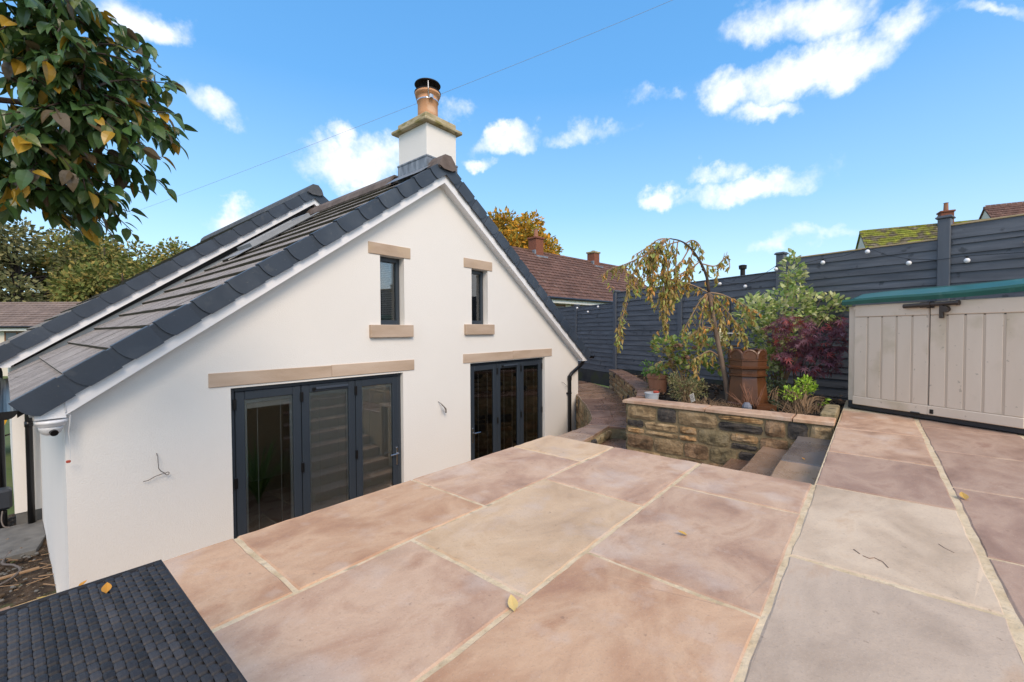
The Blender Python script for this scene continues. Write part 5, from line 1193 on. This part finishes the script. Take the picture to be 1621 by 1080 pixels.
# fallen leaves
lfm = leafm('fallen_leaf', [(.55, .38, .10), (.50, .30, .06), (.60, .45, .18)], trans=.1); lfo = leafm('fallen_orange_leaf', [(.55, .27, .03), (.48, .22, .02)], trans=.1)
for (p, L, a, mt, lab) in [((1.028, .86, .004), .062, .9, lfm, 'curled yellow fallen leaf on the mortar joint of the middle terrace slabs'), ((1.908, .605, .004), .045, 2.0, lfm, 'small pale fallen leaf in the middle of a pink slab'), ((3.226, -.385, .004), .065, .2, lfm, 'pale fallen leaf lying on the wide joint near the right edge'),
                           ((.115, 1.110, .403), .028, 1.4, lfo, 'orange fallen leaf on the dark rattan table'), ((.148, 2.13, .004), .03, .5, lfo, 'brown orange leaf at the terrace edge behind the rattan table'), ((.09, 2.11, .004), .04, 2.9, lfm, 'pale dry leaf at the terrace edge behind the rattan table'), ((4.10, .40, -.140), .03, 1.0, lfo, 'tiny reddish leaf on the grey top step')]:
    mb = leaf_mesh('leaf', L, L*.55, None, .5, -.35, 6, .75)
    tag(put('fallen_leaf', mb.mesh('fallen_leaf', mt), None, p, Matrix.Rotation(a, 3, 'Z')), lab, 'leaf', 'fallen leaves')

# things at the left edge beyond the rear wing
hz_ = thing('garden_hose', 'dark hose snaking over the bare soil', 'hose', (-.1, 7.2, -1.68)); MB().tube(spline([(-.25, 6.75, -1.675), (-.05, 6.80, -1.665), (.06, 7.0, -1.66), (.02, 7.2, -1.655), (-.06, 7.35, -1.66), (-.04, 7.55, -1.66), (.0, 7.7, -1.655)], 6), .012, 6).build('pipe', m_wiregrey, hz_, smooth=True)
tag(MB().cbox((-.5, 6.93, -1.68), (.2, 6.965, -1.655), .005).build('timber_lath', m_stem), 'thin timber lath lying on the bare soil', 'timber')
gy = thing('gully_box', 'dark plastic box with a loose pale pipe at the foot of the rear corner', 'box', (-.10, 8.95, -1.66))
MB().cbox((-.16, 8.78, -1.45), (.03, 8.98, -1.18), .03).build('box', M('dark_blue_plastic', [(.03, .035, .045)], rough=.4), gy); MB().cbox((-.13, 8.82, -1.7), (-.02, 8.94, -1.45), .02).build('stand', m_black, gy); MB().tube(spline([(-.06, 8.76, -1.45), (-.07, 8.70, -1.55), (-.05, 8.66, -1.63), (.0, 8.64, -1.65)], 4), .008, 6).build('pipe', m_wiregrey, gy)
wb = thing('wheelbarrow', 'yellow wheelbarrow standing beyond the black downpipe at the left edge', 'wheelbarrow', (-.45, 14.6, -1.8))
mb = MB(); mb.prism([(-.95, 14.3, -.95), (.02, 14.3, -.95), (-.1, 14.4, -1.3), (-.8, 14.4, -1.3)], (0, .6, 0)); mb.build('tray', m_yellow, wb)
MB().tube([(-.75, 14.7, -1.58), (-.75, 14.78, -1.58)], .2, 14).build('wheel', m_black, wb); mb = MB(); mb.tube([(-.75, 14.62, -1.55), (-.1, 14.4, -1.35), (.4, 14.35, -1.2)], .018, 6); mb.tube([(-.2, 14.4, -1.3), (-.1, 14.4, -1.8)], .018, 6); mb.build('frame', m_black, wb)
wp_ = MB().tube([ctr(0.376*1, .788, 11) + Vector((0, 0, 0))], .006) if False else None
o = MB().tube(spline([(11.5, .5, 9.6), (9.21, 3.30, 7.835), (5.9, 12.6, 6.35), (3.28, 21.1, 5.42), (1.6, 27.5, 5.1)], 10), .0038, 5).build('overhead_cable', M('pale_grey_cable', [(.30, .31, .33)], rough=.6)); tag(o, 'thin overhead cable crossing the sky behind the chimney', 'cable')

# ================================================================ HOUSES BEYOND
def far_house(name, label, o, u, length, run, z_eave, rise, z_floor, roofmat, chims=(), wins=(), tile=(.30, .33), wallmat=None, gable=True, tiles=True):
    """o: eave start (3D), u: unit vector along the eave; the roof slope seen rises to the left of u"""
    t = thing(name, label, 'house', (o.x, o.y, z_floor)); n = Vector((-u.y, u.x, 0)); zr = z_eave + rise
    E0, E1 = Vector((o.x, o.y, z_eave)), Vector((o.x, o.y, z_eave)) + u*length; R0 = E0 + n*run + Vector((0, 0, rise)); R1 = R0 + u*length; B0_ = E0 + n*2*run; B1 = E1 + n*2*run; dz = Vector((0, 0, -.12))
    MB().add([E0, E1, R1, R0, B0_, B1, E0+dz, E1+dz, R1+dz, R0+dz, B0_+dz, B1+dz], [(0, 1, 2, 3), (3, 2, 5, 4), (7, 6, 9, 8), (8, 9, 10, 11), (0, 3, 9, 6), (3, 4, 10, 9), (1, 7, 8, 2), (2, 8, 11, 5), (0, 6, 7, 1), (4, 5, 11, 10)]).build('roof', roofmat, t)
    if tiles:
        tw, tg = tile; sl_ = math.hypot(run, rise); nr_ = int(sl_/tg); nc = int(length/tw); up = (R0-E0).normalized(); nm = u.cross(up).normalized(); mb = MB(); rs = random.Random(len(name))
        for r in range(nr_+1):
            for c in range(nc):
                p = E0 + u*(c*tw + (tw/2 if r % 2 else 0)) + up*(r*tg) + nm*.015; a = p + nm*.028; j = rs.uniform(-.006, .006)
                mb.add([p, p + u*tw*.97, a + u*tw*.97 + nm*j, a + nm*j, p + up*tg*1.05 + u*tw*.97, p + up*tg*1.05, a + u*tw*.5 + nm*(.018+j)], [(0, 1, 2, 6, 3), (3, 6, 4, 5), (6, 2, 4)])
        tag(mb.build('roof_tiles', roofmat, t), kind='stuff')
        rd = MB(); k = 0
        while k < length: rd.prism([R0 + u*k + q for q in (-n*.13 - Vector((0, 0, .06)), -n*.07 + Vector((0, 0, .07)), n*.07 + Vector((0, 0, .07)), n*.13 - Vector((0, 0, .06)))], u*.43); k += .45
        tag(rd.build('ridge_tiles', roofmat, t), kind='stuff')
    i = .35; wv = [E0 + n*i + u*.1, E1 + n*i - u*.1, B1 - n*i - u*.1, B0_ - n*i + u*.1]; k = rise*(i/run) - .13
    q0, q1, q2, q3 = wv; mid0, mid1 = R0 + u*.1 + dz*1.2, R1 - u*.1 + dz*1.2; f = Vector((0, 0, z_floor)); fl_ = lambda p: Vector((p.x, p.y, z_floor)); ab = lambda p: Vector((p.x, p.y, z_eave + k))
    MB().add([fl_(q0), fl_(q1), fl_(q2), fl_(q3), ab(q0), ab(q1), ab(q2), ab(q3), mid0, mid1], [(0, 1, 5, 4), (1, 2, 6, 9, 5), (2, 3, 7, 6), (3, 0, 4, 8, 7)]).build('wall', wallmat or m_fard, t)
    MB().prism([E0 - n*.02 + dz*2.2, E1 - n*.02 + dz*2.2, E1 - n*.02 + dz*.4, E0 - n*.02 + dz*.4], n*.05).build('fascia', m_fargut, t)
    MB().tube([E0 - n*.10 + dz*.3, E1 - n*.10 + dz*.3], .07, 8).build('gutter', m_black, t)
    for s, w_, h_, potz in chims:
        c = R0 + u*s; hw = w_/2; X = Matrix((u, n, Vector((0, 0, 1)))).transposed().to_4x4(); X.translation = c; chm = holder('chimney', t, c)
        MB().cbox((-hw, -hw, -.9), (hw, hw, h_), .01, None, X).build('stack', m_brick, chm); MB().cbox((-hw-.06, -hw-.06, h_+.002), (hw+.06, hw+.06, h_+.12), .02, None, X).build('cap', m_capstone if potz < .1 else m_brick, chm)
        fl = MB(); fl.cbox((-hw-.18, -hw-.22, -.62), (hw+.18, -hw-.004, -.30), .02, None, X); fl.cbox((-hw-.14, -hw-.004, -.45), (-hw-.004, hw, .05), .02, None, X); fl.build('lead_flashing', m_lead, chm)
        pm = MB().lathe([(.14, h_+.12), (.12, h_+.12+max(potz, .05)), (.15, h_+.14+max(potz, .05)), (.10, h_+.16+max(potz, .05))], (0, 0, 0), 12); pm.v = [tuple(X @ Vector(v)) for v in pm.v]; pm.build('chimney_pot', m_terra if potz > .1 else m_capstone, chm)
    for s, zb, w_, h_ in wins:
        p = E0 + n*(i-.03) + u*s; wn = holder('window', t, p); X = Matrix((u, n, Vector((0, 0, 1)))).transposed().to_4x4(); X.translation = Vector((p.x, p.y, zb)); fr = MB()
        for a, b in (((0, 0, 0), (.08, .06, h_)), ((w_-.08, 0, 0), (w_, .06, h_)), ((.08, 0, 0), (w_-.08, .06, .08)), ((.08, 0, h_-.08), (w_-.08, .06, h_)), ((w_/2-.04, 0, .08), (w_/2+.04, .06, h_-.08))): fr.cbox(a, b, .005, None, X)
        fr.build('frame', m_wood2, wn); MB().cbox((.04, .02, .04), (w_-.04, .04, h_-.04), .002, None, X).build('pane', m_farwin, wn)
    return t
u1 = Vector((math.cos(rad(-5.8)), math.sin(rad(-5.8)), 0)); E1_ = Vector((17.56, 12.21, 0))
far_house('bungalow', 'brown tiled bungalow with two brick chimneys beyond the fence', E1_ - u1*7, u1, 20.3, 4.0, 2.55, 3.17, -.2, m_farroof, chims=((10.2, .66, .75, .5), (16.2, .62, .62, .06)), wins=((6.5, 1.05, 2.0, 1.2), (9.0, 1.05, 1.6, 1.2), (12.2, 1.05, 2.2, 1.2)))
uM = Vector((.187, -.982, 0)); pM = ahead(29, 24.2)
far_house('moss_roofed_house', 'house with a yellow green mossy roof and brick chimney rising behind the fence', pM, uM, 11.5, 3.6, 5.6, 2.55, 2.4, m_mossroof, chims=((4.7, .66, .75, .55),))
pR = ahead(32, 36.8)
far_house('red_roofed_house', 'house with a red brown tiled roof at the far right above the fence', pR, uM, 9, 3.8, 7.6, 3.2, 4, m_farroof)
uL = RTH.copy(); pF = ahead(26.5, -37)
far_house('low_bungalow', 'low grey brown roofed bungalow below the wooded bank on the left', pF, uL, 14.5, 3.0, 1.30, 1.62, -1.9, m_farroof2, wins=((5.2, -.1, 1.6, 1.1), (8.0, -.1, 1.4, 1.1)))
fp2 = tag(MB().lathe([(.045, 0), (.045, 2.50), (.07, 2.51), (.075, 2.58), (.045, 2.59)], (9.52, 2.0, -.4), 12).build('flue_pipe', m_rust), 'small black flue cowl peeping over the fence beside the post', 'flue')

# ================================================================ TREES BEYOND
def far_tree(name, label, base, H, R_, mat, seed, n=3800, size=.34, trunk_h=.3, group=None, lobes=26, squash=1.0):
    t = thing(name, label, 'tree', base, group); rs = random.Random(seed); b = Vector(base); tk = MB()
    tk.tube(spline([b, b + Vector((.1, 0, H*.4)), b + Vector((0, .15, H*.85))], 5), [R_*.09, R_*.085, R_*.08, R_*.075, R_*.07, R_*.06, R_*.05, R_*.04, R_*.03, R_*.02, R_*.01], 8)
    cl_ = []
    for i in range(lobes):
        v = rvec(rs); c = b + Vector((v.x*R_*.72, v.y*R_*.72, H*(trunk_h + (1-trunk_h)*.5) + v.z*H*(1-trunk_h)*.40*squash)); r = R_*rs.uniform(.26, .44); cl_.append((c, r))
        j = b + Vector((0, 0, H*rs.uniform(.25, .6))); tk.tube(spline([j, j.lerp(c, .5) + Vector((0, 0, .3)), c], 3), [R_*.03, R_*.026, R_*.022, R_*.018, R_*.014, R_*.01, R_*.006], 5)
    tk.build('trunk', m_barkd, t, smooth=True); mb = MB()
    for k in range(n):
        c, r = rs.choice(cl_); v = rvec(rs); p = c + v*r*rs.random()**.4; s = size*rs.uniform(.5, 1.1); R3 = frame(v + rvec(rs)*.7 + Vector((0, 0, -.2)), rvec(rs), 0)
        mb.add([p + R3 @ Vector(q) for q in ((0, 0, 0), (s*.5, -s*.3, .03), (s, 0, -s*.12), (s*.5, s*.3, .03))], [(0, 1, 2, 3)])
    mb.build('crown', mat, t); return t
wl = ['olive grey tree at the far left of the wooded bank', 'tall green tree in the middle of the wooded bank', 'yellowing green tree at the right of the wooded bank, above the roof verge', 'bushy green tree at the front of the wooded bank', 'pale olive tree at the back left of the wooded bank', 'small tawny tree at the right end of the wooded bank']
for i, (d, s, H, R_, mt, sz) in enumerate([(40, -46, 13.0, 5.5, 0, .42), (46, -43.5, 14.0, 5.2, 1, .42), (52, -41.5, 14.3, 4.6, 1, .42), (37, -33.5, 9.2, 4.2, 1, .36), (56, -56, 16, 6, 0, .5), (60, -42.0, 12.6, 3.0, 1, .42)]):
    far_tree('broadleaf_tree', wl[i], ahead(d, s, -1.8), H, R_, lm_wood[mt], 50+i, 12000, sz*1.3, .05, 'trees on the wooded bank')
far_tree('autumn_tree', 'orange and gold autumn tree behind the brown bungalow', ahead(42, .5, -1), 13.6, 4.2, lm_orange, 61, 12000, .5, .22)
# distant belt closing off the field
rs = random.Random(90); mb = MB()
for k in range(9000):
    s = rs.uniform(-170, 60); p = ahead(95 + 12*mnoise.noise((s*.05, 0, 0)) + rs.uniform(-4, 8), s, -1.8 + rs.random()**.7*(5.5 + 2.5*mnoise.noise((s*.09, 3, 0)))); z = rs.uniform(.5, 1.1); R3 = frame(rvec(rs), rvec(rs), 0)
    mb.add([p + R3 @ Vector(q) for q in ((0, 0, 0), (z*.5, -z*.4, 0), (z, 0, 0), (z*.5, z*.4, 0))], [(0, 1, 2, 3)])
tag(mb.build('far_wood', lm_wood[0]), kind='stuff')
